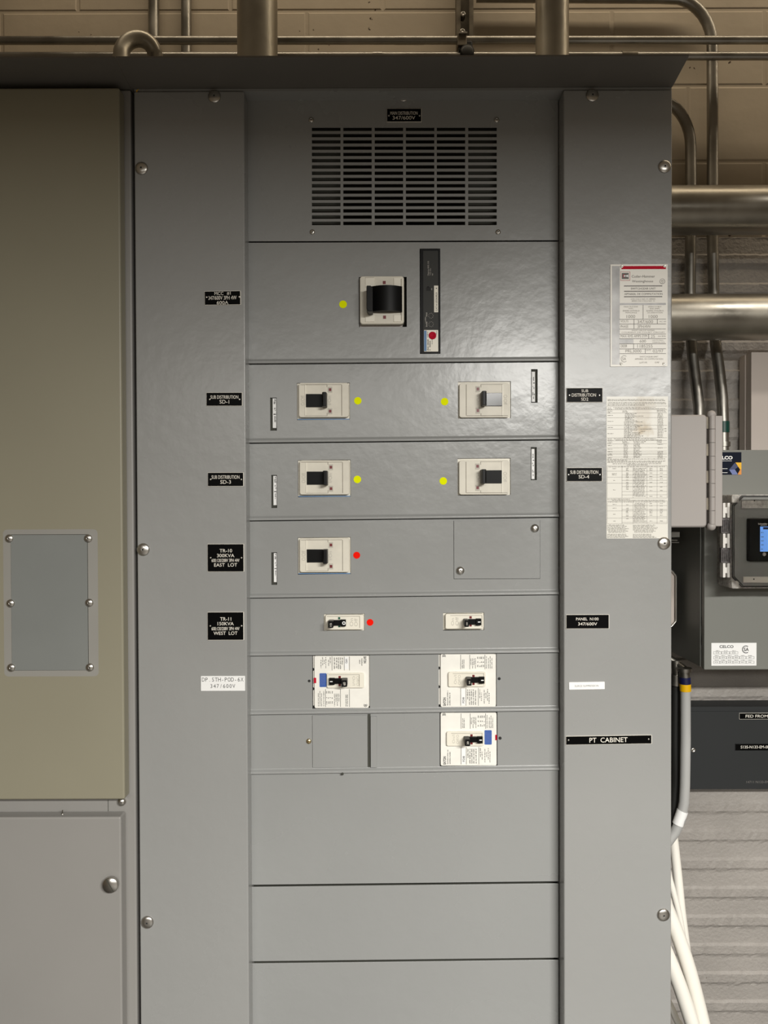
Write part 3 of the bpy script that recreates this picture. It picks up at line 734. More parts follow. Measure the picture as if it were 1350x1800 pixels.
fd_labels = {'SD-1': 'cream breaker with black handle, upper left, between SD-1 nameplate and yellow dot',
             'SD-3': 'cream breaker with black handle level with the SD-3 nameplate',
             'TR-10': 'cream breaker with black handle, left of the upper red dot',
             'SD2': 'cream breaker with glossy handle thrown left, level with the SD2 nameplate',
             'SD-4': 'cream breaker with black handle thrown left, level with the SD-4 nameplate'}
for i, (px, py, rot, nm) in enumerate(B_fd):
    if i == 0: proto = make_fd(fd_labels[nm]); b = proto
    else: b = copy_tree(proto)
    b.location = P(px, py, YC); b.rotation_euler = (0, math.radians(rot) if rot else 0, 0)
    b['label'] = fd_labels[nm]
    if rot:
        for c in children(b):
            if c.name.startswith('blue_gasket'): bpy.data.objects.remove(c)
    if nm == 'SD2':
        hd_ = [c for c in children(b) if c.name.startswith('handle')][0]; hd_.data = hd_.data.copy(); hd_.data.materials[0] = M['gloss']

# main breaker
def main_breaker():
    o = P(673, 531, YC)
    t = thing('circuit_breaker', 'large main breaker with broad black handle and tall black trip unit', 'circuit breaker', o, GB)
    q = lambda a, b_, c, d, Y=YC: R(a, b_, c, d, Y)
    x0, x1, z0, z1 = q(632, 488, 711.5, 574.5)
    obj('base', MB().box(x0, x1 - 4 * S, YC + .004, YC + .0225, z0, z1), M['pvc'], t)
    x0, x1, z0, z1 = q(633, 488, 710, 571.5)
    obj('faceplate', MB().rbox(x0, x1, YC - .010, YC + .004, z0, z1, 5 * S, 4, ch=.001), M['cream'], t)
    for a in ((642.5, 491, 658.5, 507), (642.5, 556, 658.5, 568), (692, 491, 705.5, 507), (692, 556, 705.5, 568)):
        w = q(*a); obj('guide_rib', MB().box(*w[:2], YC - .0115, YC - .0098, *w[2:]), M['cream2'], t, bevel=.0004)
    for a in ((673, 496.5, 678, 502), (673.5, 557, 678.5, 562.5)):
        w = q(*a); obj('flag_window', MB().box(*w[:2], YC - .0106, YC - .0098, *w[2:]), M['window'], t)
    g = MB(); w = q(704.6, 493, 705.6, 566); g.quad(*w, YC - .0118); g.quad(*q(642, 490.3, 657, 490.9), YC - .0102)
    obj('moulding_line', g, M['creamline'], t)
    x0, x1, z0, z1 = q(652, 507.5, 706.5, 551.5)
    m = MB(); n = 10; vs = []
    for k in range(n + 1):
        u = k / n; x = x0 + (x1 - x0) * u; y = YC - .010 - .0165 * math.sin(PI * (.12 + .76 * (1 - u))) ** 1
        vs.append((x, y))
    V = [(x, y, z0) for x, y in vs] + [(x, y, z1) for x, y in vs] + [(x1, YC - .009, z0), (x0, YC - .009, z0), (x1, YC - .009, z1), (x0, YC - .009, z1)]
    N = n + 1; F_ = [(k, k + 1, k + 1 + N, k + N) for k in range(n)]
    m.add(V, F_, True); m.add(V, [tuple(range(N)) [::-1] + (2 * N + 1, 2 * N)[::1], tuple(range(N, 2 * N)) + (2 * N + 2, 2 * N + 3), (0, N, 2 * N + 3, 2 * N + 1), (N - 1, 2 * N, 2 * N + 2, 2 * N - 1)])
    h = obj('handle', m, M['black'], t)
    m = MB()
    def pt(px, py): w = P(px, py, YC - .03); return (w.x, w.z)
    m.prism([pt(644.5, 505), pt(651, 505), pt(655.5, 508), pt(655.5, 550), pt(647, 550), pt(644.5, 545)], YC - .043, YC - .012)
    obj('grip', m, M['grip'], h, bevel=.0012)
    x0, x1, z0, z1 = q(738.5, 438, 773.5, 621.5)
    u = obj('trip_unit', MB().rbox(x0, x1, YC - .0025, YC + .02, z0, z1, 2 * S, 3, ch=.0004), M['black'], t, label='tall black electronic trip unit beside the breaker handle')
    x0, x1, z0, z1 = q(743.8, 441.8, 770, 619.3)
    y = YC - .0034
    obj('trip_face', MB().rbox(x0, x1, y, YC - .002, z0, z1, 1.2 * S, 2), M['trip'], u)
    x = MB()
    x.text('Digitrip RMS 310', *q(751.3, 460, 755, 485), y - .0002, rot=90, bold=.01); x.text('Trip Unit', *q(755.4, 472.5, 758, 485), y - .0002, rot=90, bold=.01); x.greek(*q(759, 481, 761, 485), y - .0002, rot=90)
    for a in ((748, 549, 751, 557), (746.8, 557, 748.6, 566), (748, 566, 751, 575), (757.5, 507, 759.6, 511)): x.greek(*q(*a), y - .0002, rot=90, word=(6, 9))
    for i in range(9):
        for cc in ((757.5, 555), (757.8, 570)):
            a = i / 9 * 2 * PI; c = P(cc[0] + 4 * math.cos(a), cc[1] + 4.5 * math.sin(a), y); x.quad(c.x - .0006, c.x + .0006, c.z - .0005, c.z + .0005, y - .0002)
    obj('pale_print', x, M['inkpale'], u)
    pr = MB(); pr.box(*q(749, 505.5, 757, 512)[:2], y - .0002, y + .0002, *q(749, 505.5, 757, 512)[2:]); pr.box(*q(751, 503.6, 754, 506)[:2], y - .0002, y + .0002, *q(751, 503.6, 754, 506)[2:])
    obj('test_port', pr, M['void'], u)
    w = q(762.8, 503, 770, 549.7); obj('catalogue_label', MB().box(*w[:2], y - .0005, y, *w[2:]), M['cream2'], u)
    k = MB(); k.text('CAT # LES3630LSI', *q(765.6, 515, 768.6, 547.5), y - .0007, rot=90, bold=.01); k.quad(*q(766, 507, 768, 508.6), y - .0007)
    w = q(745, 581, 770, 618.7); obj('rating_plug', MB().rbox(*w[:2], y - .001, y, *w[2:], .001, 2), M['cream2'], u)
    w = q(745.2, 582, 749.7, 618); obj('blue_band', MB().quad(*w, y - .0012), M['lblue'], u)
    for a in ((750.7, 584, 752.2, 594), (750.7, 597, 753.2, 617), (754, 600, 756.6, 611), (754, 614, 756.2, 617), (758.8, 597, 760, 606), (766.5, 582.5, 767.6, 589)): k.greek(*q(*a), y - .0013, rot=90, word=(4, 8))
    obj('dark_print', k, M['ink'], u)
    c = P(760.2, 589.8, y - .001); obj('red_button', MB().lathe(c, [(6.8 * S, 0), (6.5 * S, .0012), (4.6 * S, .0017), (4.3 * S, .0013)], 26), M['red'], u)
    return t
main_breaker()

def toggle(parent, gx0, gx1, hx1, zc, grip_left, mark, y0=-.0068, amps='80'):
    """narrow lever: a slotted body with a tilted finger at one end (pixels about the breaker centre)"""
    s = S
    h = obj('handle', MB().box(min(gx0, hx1) * s, max(gx0, hx1) * s, y0 - .006, y0 + .001, (zc - 4.6) * s, (zc + 4.6) * s), M['black'], parent, bevel=.0005)
    obj('grip', MB().rbox(min(gx0, gx1) * s, max(gx0, gx1) * s, y0 - .024, y0 - .002, (zc - 6.3) * s, (zc + 5.4) * s, 1.2 * s, 3, ch=.001), M['grip'], h)
    e = MB(); sgn = -1 if grip_left else 1
    end = hx1
    e.box(min(end, end + sgn * 9.5) * s, max(end, end + sgn * 9.5) * s, y0 - .0085, y0 - .003, (zc - 5.9) * s, (zc + 5.9) * s)
    obj('handle_end', e, M['black'], h, bevel=.0005)
    k = MB()
    if mark == 'I': k.quad(min(end + sgn * 1.5, end + sgn * 6) * s, max(end + sgn * 1.5, end + sgn * 6) * s, (zc - .7) * s, (zc + .9) * s, y0 - .0087)
    else: k.ringface(((end + sgn * 3.3) * s, zc * s), 1.5 * s, 3.0 * s, y0 - .0087)
    obj('position_mark', k, M['lwhite'], h)
    k = MB(); m0, m1 = (min(gx0, gx1) + 2.2) * s, (max(gx0, gx1) - 2) * s
    k.text(amps, m0 + 1.0 * s, m1 - .6 * s, (zc - 3.2) * s, (zc + 2.0) * s, y0 - .0243, rot=90); obj('amp_rating', k, M['engrave'], h)
    return h

def small_breaker(px, py, green, label, left_grip):
    t = thing('circuit_breaker', label, 'circuit breaker', P(px, py, YC), GB); o = ORG[t.name]
    ORG[t.name] = Vector((0, 0, 0)); s = S
    obj('base', MB().box(-35.8 * s, 35.8 * s, .0035, .0225, -15 * s, 15 * s), M['cream2'], t)
    obj('faceplate', MB().rbox(-32.5 * s, 34.6 * s, -.007, .004, -12 * s, 14.3 * s, 3 * s, 4, ch=.0008), M['cream2'], t)
    g = MB(); y = -.0072
    if green: g.quad(-30 * s, 27 * s, 11.2 * s, 11.8 * s, y); g.quad(27 * s, 27.8 * s, -9 * s, 11.8 * s, y)
    else: g.quad(-24 * s, 31 * s, 11.2 * s, 11.8 * s, y); g.quad(31 * s, 31.8 * s, -9 * s, 11.8 * s, y)
    obj('moulding_line', g, M['creamline'], t)
    e = MB()
    if green: e.text('On', 10 * s, 16 * s, -6 * s, 8 * s, y, rot=90); e.text('Off', 18 * s, 24 * s, -6 * s, 8 * s, y, rot=90)
    else: e.text('On', -22.5 * s, -17.5 * s, -6 * s, 7 * s, y, rot=90); e.text('Off', -15 * s, -9.5 * s, -6 * s, 9 * s, y, rot=90)
    obj('embossed_mark', e, M['emboss'], t)
    wx = (-10.2, -6.6) if green else (9.5, 13.5)
    for z in (8.3, -5.6): obj('flag_window', MB().box(wx[0] * s, wx[1] * s, -.0078, -.0068, (z - 2) * s, (z + 2) * s), M['green' if green else 'window'], t)
    if green: toggle(t, -26.5, -17.5, 3.5, .8, True, 'O', amps='15')
    else: toggle(t, -1.2, 6.5, 29.5, 1.0, True, 'I', amps='100')
    ORG[t.name] = o; return t
b7 = small_breaker(605, 1094, True, 'small cream breaker with ring mark on handle, beside the lower red dot', True)
b8 = small_breaker(815, 1092.5, False, 'small cream breaker in narrow cutout level with PANEL N100 nameplate', True)

def label_breaker(rect, frame, label, mirrored, blue, model, hg, strip, amps):
    """white breaker whose whole label face shows; mirrored = turned so that its text reads upwards"""
    x0p, y0p, x1p, y1p = rect
    o = P((x0p + x1p) / 2, (y0p + y1p) / 2, YC)
    t = thing('circuit_breaker', label, 'circuit breaker', o, GB)
    q = lambda a, b_, c, d: R(a, b_, c, d, YC)
    w = q(x0p - .5, y0p - .5, x1p + .5, y1p + .5)
    obj('base', MB().box(w[0] + .001, w[1] - .001, YC + .004, YC + .0225, w[2] + .005, w[3] - .0012), M['void' if not strip else 'bwhite'], t)
    lx = x0p + (3.5 if strip else 1)
    w = q(lx, y0p, x1p - 1.8, y1p - 1.8)
    obj('label_face', MB().rbox(*w[:2], YC - .002, YC + .004, *w[2:], 2.5 * S, 3, ch=.0003), M['bwhite'], t)
    y = YC - .0022; k = MB(); bd = MB()
    rot = 90 if mirrored else 270; fy0, fy1 = frame[1] - 4, frame[3] + 3
    W = x1p - 1.8 - lx
    X = (lambda u: lx + W * u) if mirrored else (lambda u: lx + W * (1 - u))
    def G(u0, u1, v0, v1, top, **kw):
        a, b_ = sorted((X(u0), X(u1))); 
        A, B = ((y0p + 1, fy0) if top else (fy1, y1p - 3)); 
        if not mirrored: top_ = not top; 
        k.greek(*q(a, A + (B - A) * v0, b_, A + (B - A) * v1), y, rot=rot, **kw)
    T = mirrored       # which half carries the thermal table
    for u in (.36, .525, .80): 
        a, b_ = X(u), X(u) + .7; k.quad(*q(a, y0p + 1 if T else fy1, b_, fy0 if T else y1p - 4), y)
    for u in (.36, .455, .68):
        a, b_ = X(u), X(u) + .7; k.quad(*q(a, fy1 if T else y0p + 1, b_, y1p - 4 if T else fy0), y)
    # half with model number
    H = not T
    wl = sorted((X(.375), X(.445))); A, B = ((y0p + 1, fy0) if H else (fy1, y1p - 3))
    obj('white_field', MB().quad(*q(*[wl[0], A + 1, wl[1], B - 2]), y + .0001), M['lwhite'], t)
    tx = sorted((X(.395), X(.43))); k.text(model, *q(tx[0], A + (B - A) * (.18 if H else .5), tx[1], A + (B - A) * (.5 if H else .82)), y - .0002, rot=rot, bold=.01)
    for i, u in enumerate((.475, .51, .545, .58, .62)): G(u, u + .022, .08, .92 if i else .6, H, word=(3, 7))
    for i, u in enumerate((.70, .73, .78, .81, .84, .87)): G(u, u + .018, .05 + .2 * (i % 2), .55 + .3 * (i % 3) / 2, H, word=(2, 5))
    # EATON word mark
    ex = sorted((X(.045), X(.095))); k.text('E\u00b7T\u00b7N' if False else 'EATON', *q(ex[0], (B - (B - A) * .48) if mirrored else A, ex[1], (B - 1) if mirrored else (A + (B - A) * .48)), y - .0002, rot=rot, bold=.03)
    G(.115, .135, .15, .95 if mirrored else .7, H, word=(6, 12)); G(.155, .175, .25, .95 if mirrored else .6, H, word=(5, 10))
    # thermal half
    for i, u in enumerate((.385, .41)): G(u, u + .018, .3, .95, T, word=(5, 9))
    for i, u in enumerate((.54, .57, .595, .62)): G(u, u + .016, .25, .95 if i % 2 else .7, T, word=(4, 8))
    for i, u in enumerate((.66, .70, .73, .765)):
        G(u, u + .022, .12, .28, T, word=(3, 4)); G(u, u + .022, .45, .55, T, word=(1, 2)); G(u, u + .022, .68, .84, T, word=(2, 3))
    for i, u in enumerate((.82, .86, .89, .92)): G(u, u + .016, .1 + .12 * (i % 2), .95, T, word=(5, 9))
    A2, B2 = ((y0p + 1, fy0) if T else (fy1, y1p - 3))
    cc = P(X(.06), A2 + 2.5 if T else B2 - 4, YC); k.ringface((cc.x, cc.z), 2.2 * S, 3.1 * S, y, a0=-40 if T else 140, a1=220 if T else 400); k.quad(cc.x - 1.2 * S, cc.x + 1.2 * S, cc.z - 1 * S, cc.z + 1 * S, y)
    obj('printing', k, M['ink'], t)
    # cream toggle surround
    w = q(*frame); obj('toggle_surround', MB().rbox(*w[:2], YC - .0075, YC - .0015, *w[2:], 3 * S, 4, ch=.0008), M['cream2'], t)
    g = MB(); g.quad(*q(frame[0] + (8 if mirrored else 3), frame[1] + 2.2, frame[2] - (3 if mirrored else 8), frame[1] + 2.8), YC - .0077); g.quad(*q(frame[2] - (4 if mirrored else 8.5), frame[1] + 2.2, frame[2] - (3.3 if mirrored else 7.8), frame[3] - 3), YC - .0077)
    obj('moulding_line', g, M['creamline'], t)
    e = MB(); ux = frame[0] + 10 if mirrored else frame[2] - 20
    e.text('On/I', *q(ux, frame[1] + 5, ux + 4.5, frame[3] - 5), YC - .0077, rot=rot); e.text('Off/O', *q(ux + 7, frame[1] + 5, ux + 11.5, frame[3] - 4), YC - .0077, rot=rot)
    obj('embossed_mark', e, M['emboss'], t)
    cxp, cyp = (frame[0] + frame[2]) / 2, (frame[1] + frame[3]) / 2
    for dy in (-6.3, 7.5):
        w = q(hg[3] - 2, cyp + dy - 2, hg[3] + 2, cyp + dy + 1.8); obj('flag_window', MB().box(*w[:2], YC - .0082, YC - .0073, *w[2:]), M['window'], t)
    # lever
    keep = ORG[t.name]; ORG[t.name] = Vector((0, 0, 0))
    c = P(cxp, cyp, YC); off = c - keep
    hx = hg[0] - cxp, hg[1] - cxp, hg[2] - cxp
    hh = toggle(t, hx[0], hx[1], hx[2], .2, hg[0] < hg[2], 'I', y0=-.0075, amps=amps)
    hh.location = hh.location + off
    ORG[t.name] = keep
    if blue:
        w = q(*blue); bb = obj('blue_label', MB().rbox(*w[:2], YC - .0028, YC - .0019, *w[2:], 1.2 * S, 3), M['blue'], t)
        z = MB(); n = 5
        for i in range(n):
            a = blue[0] + 1.3 + (blue[2] - blue[0] - 2.6) * i / n; z.greek(*q(a, blue[1] + 1.5, a + 1.1, blue[3] - 1.5 - 2 * (i % 2)), YC - .003, rot=rot, word=(5, 9))
        obj('white_print', z, M['lilac'], bb)
        w = q(552, 1191, 556, 1200) if not mirrored else q(870.5, 1291, 872.8, 1300)
        obj('trip_button', MB().box(*w[:2], YC - .004, YC - .001, *w[2:]), M['red'], t)
    if strip:
        z = MB()
        ys = (1177.3, 1211.5) if not mirrored else (1175, 1208)
        for yy in ys:
            cc = P(x0p + .2, yy, YC); z.lathe((cc.x + .0004, YC + .0038, cc.z), [(2.6 * S, 0), (2.6 * S, .0002)], 12, smooth=False)
        w = q(x0p + .5, y1p - 5, x0p + 3.8, y1p - .5); z.quad(*w, YC + .0037)
        obj('mounting_slot', z, M['void'], t)
    return t
label_breaker((549.5, 1152.5, 650, 1246), (575, 1182, 640, 1208), 'white label-faced breaker with blue sticker at its left, lower left row', False, (562, 1183, 574, 1207), 'HFD', (601.5, 611.5, 579.5, 597.5), True, '60')
label_breaker((771, 1149.5, 873, 1244), (787.5, 1180, 853, 1206), 'white label-faced breaker without blue sticker, upper of the right pair', True, None, 'FDB', (818, 826, 850, 831.5), True, '30')
label_breaker((773.5, 1252.5, 874.5, 1347), (784.5, 1284.5, 850, 1309.5), 'white label-faced breaker with blue sticker at its right, lowest breaker', True, (851.5, 1283, 864, 1308), 'FDB', (814.5, 823.5, 847, 828), False, '20')

# ================================================================== CABINET AT THE LEFT
XL2 = P(231, 900, 0).x - .0; XC1 = P(238.2, 900, 0).x
lc = thing('control_cabinet', 'grey cabinet left of the switchboard with yellowed upper door', 'cabinet', (-1.1, .28, 0))
xc0 = -1.75; xc1 = P(236.0, 900, .004).x - .0012
obj('housing', MB().box(xc0, xc1, .004, YW - .012, 0, ZT - .001), M['left'], lc, bevel=.0035, seg=3)
yd = -.026
xd = P(214.5, 800, yd).x
zu0 = P(120, 1406, yd).z; zu1 = P(120, 153, yd).z
obj('upper_door', MB().box(xc0 + .02, xd, yd, .0035, zu0, zu1 - .001), M['olive'], lc, bevel=.0038, seg=3, label='yellowed upper door')
zl1 = P(120, 1436.5, yd).z; xd2 = P(213.5, 1600, yd).x
obj('lower_door', MB().box(xc0 + .02, xd2, yd, .0035, .06, zl1), M['left'], lc, bevel=.0038, seg=3, label='grey lower door')
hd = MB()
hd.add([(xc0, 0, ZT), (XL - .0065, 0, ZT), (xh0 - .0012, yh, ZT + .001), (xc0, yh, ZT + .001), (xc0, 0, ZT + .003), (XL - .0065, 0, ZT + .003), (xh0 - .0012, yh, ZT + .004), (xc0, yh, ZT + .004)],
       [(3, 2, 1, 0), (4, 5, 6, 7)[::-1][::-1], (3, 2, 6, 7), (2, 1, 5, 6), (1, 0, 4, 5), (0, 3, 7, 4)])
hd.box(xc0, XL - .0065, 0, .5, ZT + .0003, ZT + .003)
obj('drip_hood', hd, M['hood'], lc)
x0, x1, z0, z1 = R(6.5, 930.5, 172.5, 1189, yd)
obj('touched_up_patch', MB().rbox(x0, x1, yd - .0001, yd + .001, z0, z1, .008, 4), M['patch'], lc, label='paler repainted area around the access plate')
x0, x1, z0, z1 = R(20.5, 940, 154.5, 1178, yd)
ap = obj('access_plate', MB().box(x0, x1, yd - .0016, yd - .0001, z0, z1), M['plate'], lc, bevel=.0003, seg=1)
g = MB(); e = .0008
for a in ((x0 - .0002, x1, z1, z1 + e), (x1, x1 + e, z0, z1 + e), (x0, x1, z0 - e * .6, z0)): g.quad(*a, yd - .0003)
obj('plate_gap', g, M['dark'], lc)
pan = screw_proto('plate_screw', 7.2 * 1.464 / F, .0045, M['steel'], lc, P(16.5, 946.5, yd - .0012), .25)
for q_ in ((155, 946.5), (18.8, 1060.5), (157, 1059.5), (20, 1173.5), (158, 1173)): copy_part(pan, 'plate_screw', lc, P(q_[0], q_[1], yd - .0012))
screw_proto('dome_bolt', 7.8 * 1.49 / F, .008, M['steel'], lc, P(214.5, 1408.5, .0035), .1)
c = P(197, 1551.5, yd)
kb = MB().lathe(c, [(11 * 1.46 / F, 0), (11 * 1.46 / F, .004), (14 * 1.46 / F, .0045), (14.2 * 1.46 / F, .010), (13 * 1.46 / F, .012)], 28)
k_ = obj('door_knob', kb, M['steel'], lc)
sl = MB(); a = math.radians(-62)
u = Vector((math.cos(a), math.sin(a))); w = Vector((-u.y, u.x)); L_ = .0135; b_ = .0011
sl.poly([(c.x + u.x * i * L_ + w.x * j * b_, c.z + u.y * i * L_ + w.y * j * b_) for i, j in ((-1, -1), (1, -1), (1, 1), (-1, 1))], c.y - .0122)
obj('slot', sl, M['dark'], k_)
c = P(110, 1431, -.012); obj('door_stud', MB().lathe((c.x, c.y, zl1), [(.0028, -.001), (.0028, .002), (.0012, .002), (.0012, .008)], 12, axis='z'), M['steel'], lc)
g = MB(); a0 = P(190, 1406, .0036); g.quad(a0.x - .0005, a0.x + .0006, P(190, 1426, .0036).z, a0.z, .0036); obj('sheet_seam', g, M['dark'], lc)

# ================================================================== CONDUITS AND PIPES
GC = 'small conduits on the block wall'
def clip(pp):
    """end a run where it meets the side of the switchboard"""
    out = []
    for i, p in enumerate(pp):
        if i and (p.x - XR) * (pp[i - 1].x - XR) < 0:
            t = (XR - pp[i - 1].x) / (p.x - pp[i - 1].x); out.append(pp[i - 1].lerp(p, t))
        if p.x >= XR: out.append(p)
    return out
def conduit(name, pts, rad, label, cat='conduit', m='galv', group=None, fil=None, couplings=(), tape=()):
    pp = [P(*p) if not isinstance(p, Vector) else p for p in pts]
    if fil: pp = fillet(pp, fil)
    if name == 'conduit' and pp[0].z < ZT - .1 and .3 < pp[0].y < .54: pp = clip(pp)
    body = MB().tube(pp, rad, 24)
    if not couplings and not tape:
        return tag(obj(name, body, M[m]), label, cat, group)
    t = thing(name, label, cat, pp[0], group)
    obj('tube', body, M[m], t)
    for a, b, extra, mm in couplings: obj('coupling', MB().tube([P(*a), P(*b)], rad + extra, 24), M[mm], t)
    for a, b, mm in tape: obj('tape_band', MB().tube([P(*a), P(*b)], rad + .0014, 24), M[mm], t)
    return t
D = lambda Y: (Y + 1.49) / F
# big verticals that drop into the top of the gear
conduit('conduit', [Vector((P(452.5, 50, .23).x, .23, ZT + .002)), Vector((P(452.5, 50, .23).x, .23, 3.1))], 35 * D(.23), 'wide vertical steel conduit rising behind the hood, left of centre', m='galvw')
conduit('conduit', [Vector((P(970.5, 50, .22).x, .22, ZT + .002)), Vector((P(970.5, 50, .22).x, .22, 3.1))], 28.5 * D(.22), 'wide vertical steel conduit rising behind the hood near its right end', m='galvw')
# long horizontals
z = P(600, 70.5, .50); z2 = P(600, 98.5, .50)
conduit('conduit', [(-500, 71.5, .475), (1700, 71.5 - 1.2, .475)], 6.8 * D(.475), 'upper of two long thin horizontal conduits along the block wall',
        couplings=[((695, 70.9, .475), (745, 70.9, .475), .0004, 'galv')])
conduit('conduit', [(-500, 99.5, .475), (1700, 98.5, .475)], 6.8 * D(.475), 'lower of two long thin horizontal conduits, just above the hood',
        couplings=[((1092, 98.9, .475), (1119, 98.9, .475), .0022, 'strut'), ((655, 99, .475), (672, 99, .475), .001, 'galv')])
# thin verticals behind at the left
conduit('conduit', [(269.5, -260, .557), (270.5, 160, .557)], 9.3 * D(.557), 'thin vertical conduit on the wall behind the curved conduit')
conduit('conduit', [(327, -260, .558), (327.5, 160, .558)], 8.8 * D(.558), 'thin vertical conduit on the wall, second from the left')
# gooseneck
zt_ = ZT + .002
pts = []
base = P(212, 100, .12); pts.append(Vector((base.x, .12, zt_ - .001)))
for k in range(15):
    a = PI - PI * k / 14; pts.append(P(242.5 + 30 * math.cos(a), 99 - 31 * math.sin(a), .12 + .05 * k / 14))
pts.append(Vector((pts[-1].x + .006, .18, zt_ - .001)))
conduit('conduit', pts, 13.8 * D(.12), 'curved gooseneck conduit rising over the hood at the left', m='galvw')
# sweeping conduit at upper right, running down behind the pipes to the meter cabinet
Yv = .535
top = P(1251, 6, Yv)
pts = [P(838, -6, Yv), P(1160, -4, Yv)]
for k in range(1, 10):
    a = PI / 2 * (1 - k / 9); pts.append(P(1180 + 72 * math.cos(a), 80 - 84 * math.sin(a), Yv))
pts += [P(1252.5, 200, Yv), P(1252.5, 410, Yv), P(1255, 560, Yv), P(1258, 605, Yv - .01), P(1264, 650, Yv - .03), P(1269.5, 700, Yv - .045), P(1271, 740, Yv - .05), P(1271, 796, Yv - .05)]
conduit('conduit', pts, 9.4 * D(Yv), 'conduit sweeping down the wall at right with a green tape band',
        couplings=[((1276, 777, Yv - .05), (1276, 785, Yv - .05), .0035, 'galv')][:0] + [((1271, 777, Yv - .05), (1271, 785, Yv - .05), .0035, 'galv')],
        tape=[((1271, 741, Yv - .05), (1271, 760.5, Yv - .05), 'tapeg')])
pts = [P(960, 158, Yv), P(1120, 162, Yv), P(1160, 168, Yv)]
for k in range(0, 10):
    a = PI / 2 * (1 - k / 9) * .95; pts.append(P(1158 + 56 * math.cos(a), 258 - 80 * math.sin(a), Yv))
pts += [P(1214.5, 330, Yv), P(1213, 520, Yv), P(1215.5, 600, Yv - .005), P(1219, 640, Yv - .02), P(1224, 680, Yv - .035), P(1228.5, 715, Yv - .05), P(1229, 729, Yv - .05), P(1229, 798, Yv - .05)]
conduit('conduit', pts, 9.2 * D(Yv), 'conduit curving out behind the switchboard down into the hinged enclosure')
# big horizontal pipes
def pipe(yp, Y, r, lab):
    c = P(1300, yp, Y); conduit('pipe', [Vector((XR, Y, c.z)), Vector((2.6, Y, c.z))], r * D(Y), lab, cat='pipe', m='galvw')
pipe(369.5, .39, 41, 'upper large horizontal steel pipe at the right')
pipe(557.5, .40, 39.7, 'lower large horizontal steel pipe at the right')
# strut channel with clamp
st = thing('strut_channel', 'dark steel strut channel with pipe clamps hanging at top centre', 'strut', P(819, 60, .53))
x0, x1, z0, z1 = R(802, -140, 832, 66, .505)
m = MB(); m.box(x0, x1, .530, .534, z0, z1); m.box(x0 + .004, x1 - .004, .534, YW - .0002, z0 + .03, z1 + .01); m.box(x0, x0 + .006, .505, .53, z0, z1); m.box(x1 - .006, x1, .505, .53, z0, z1); m.box(x0, x0 + .011, .503, .506, z0, z1); m.box(x1 - .011, x1, .503, .506, z0, z1)
obj('channel', m, M['strut'], st)
m = MB(); x0, x1, z0, z1 = R(804, 58, 820.5, 80, .46); m.box(x0, x1, .459, .504, z0, z1)
obj('pipe_clamp', m, M['strut'], st, bevel=.002)
x0, x1, z0, z1 = R(806.5, 58, 821, 66, .46); obj('clamp_tab', MB().box(x0, x1, .454, .462, z1 - .004, z1), M['steel'], st)
for q_ in ((813, 55), (814, 25)):
    c = P(q_[0], q_[1], .50); obj('bolt', MB().lathe(c, [(.0062, -.02), (.0062, .002), (.0045, .004), (.002, .002)], 14), M['steel'], st)
c = P(821, 93, .458)
obj('rubber_cushion', MB().lathe(c, [(.0165, -.015), (.0175, .003), (.0150, .005), (.0175, .007), (.012, .010)], 24), M['rubber'], st)
obj('rubber_boot', MB().box(*R(806, 74, 831, 92, .46)[:2], .462, .53, *R(806, 74, 831, 92, .47)[2:]), M['rubber'], st, bevel=.004)
# short stub between the two thin verticals
c = P(326, 84, .5)

# ================================================================== HINGED ENCLOSURE
he = thing('hinged_enclosure', 'pale grey plastic box with a piano hinge beside the switchboard', 'enclosure', P(1225, 928, .2))
Yh = .12
x0, x1, z0, z1 = R(1150, 731, 1270, 926, Yh + .02); x0 = XR + .0005
obj('body', MB().rbox(x0, x1, Yh + .022, .262, z0, z1, .006, 3, ch=.002), M['pvc'], he)
x0, x1, z0, z1 = R(1150, 729, 1243, 927, Yh); x0 = XR + .0005
obj('cover', MB().rbox(x0, x1, Yh, Yh + .021, z0, z1, .008, 4, ch=.003), M['pvc'], he)
x0, x1, z0, z1 = R(1243.2, 733, 1247, 922, Yh); obj('hinge_gap', MB().box(x0, x1, Yh + .012, Yh + .0215, z0, z1), M['void'], he)
n = 8
for k in range(n):
    ya = 731 + (922 - 731) * k / n; yb = ya + (922 - 731) / n - .8
    a, b = P(1251.5, ya, Yh + .004), P(1251.5, yb, Yh + .004)
    hk = obj('hinge_knuckle', MB().tube([a, b], 5.4 * D(Yh), 18), M['pvc'], he)
    if k % 2 == 0:
        q4 = R(1243.5, ya + 1, 1250, yb - 1, Yh); obj('hinge_leaf', MB().box(q4[0], q4[1], Yh + .006, Yh + .012, q4[2], q4[3]), M['strut'], hk)
for yy in (729, 925): 
    c = P(1250.5, yy, Yh + .006); obj('hinge_cap', MB().lathe(c, [(.009, -.01), (.009, .002), (.006, .006), (.002, .0075)], 16), M['pvc'], he)
x0, x1, z0, z1 = R(1256.5, 731, 1269.5, 925, Yh + .012); obj('flange', MB().box(x0, x1, Yh + .010, Yh + .022, z0, z1), M['pvc'], he, bevel=.0015)

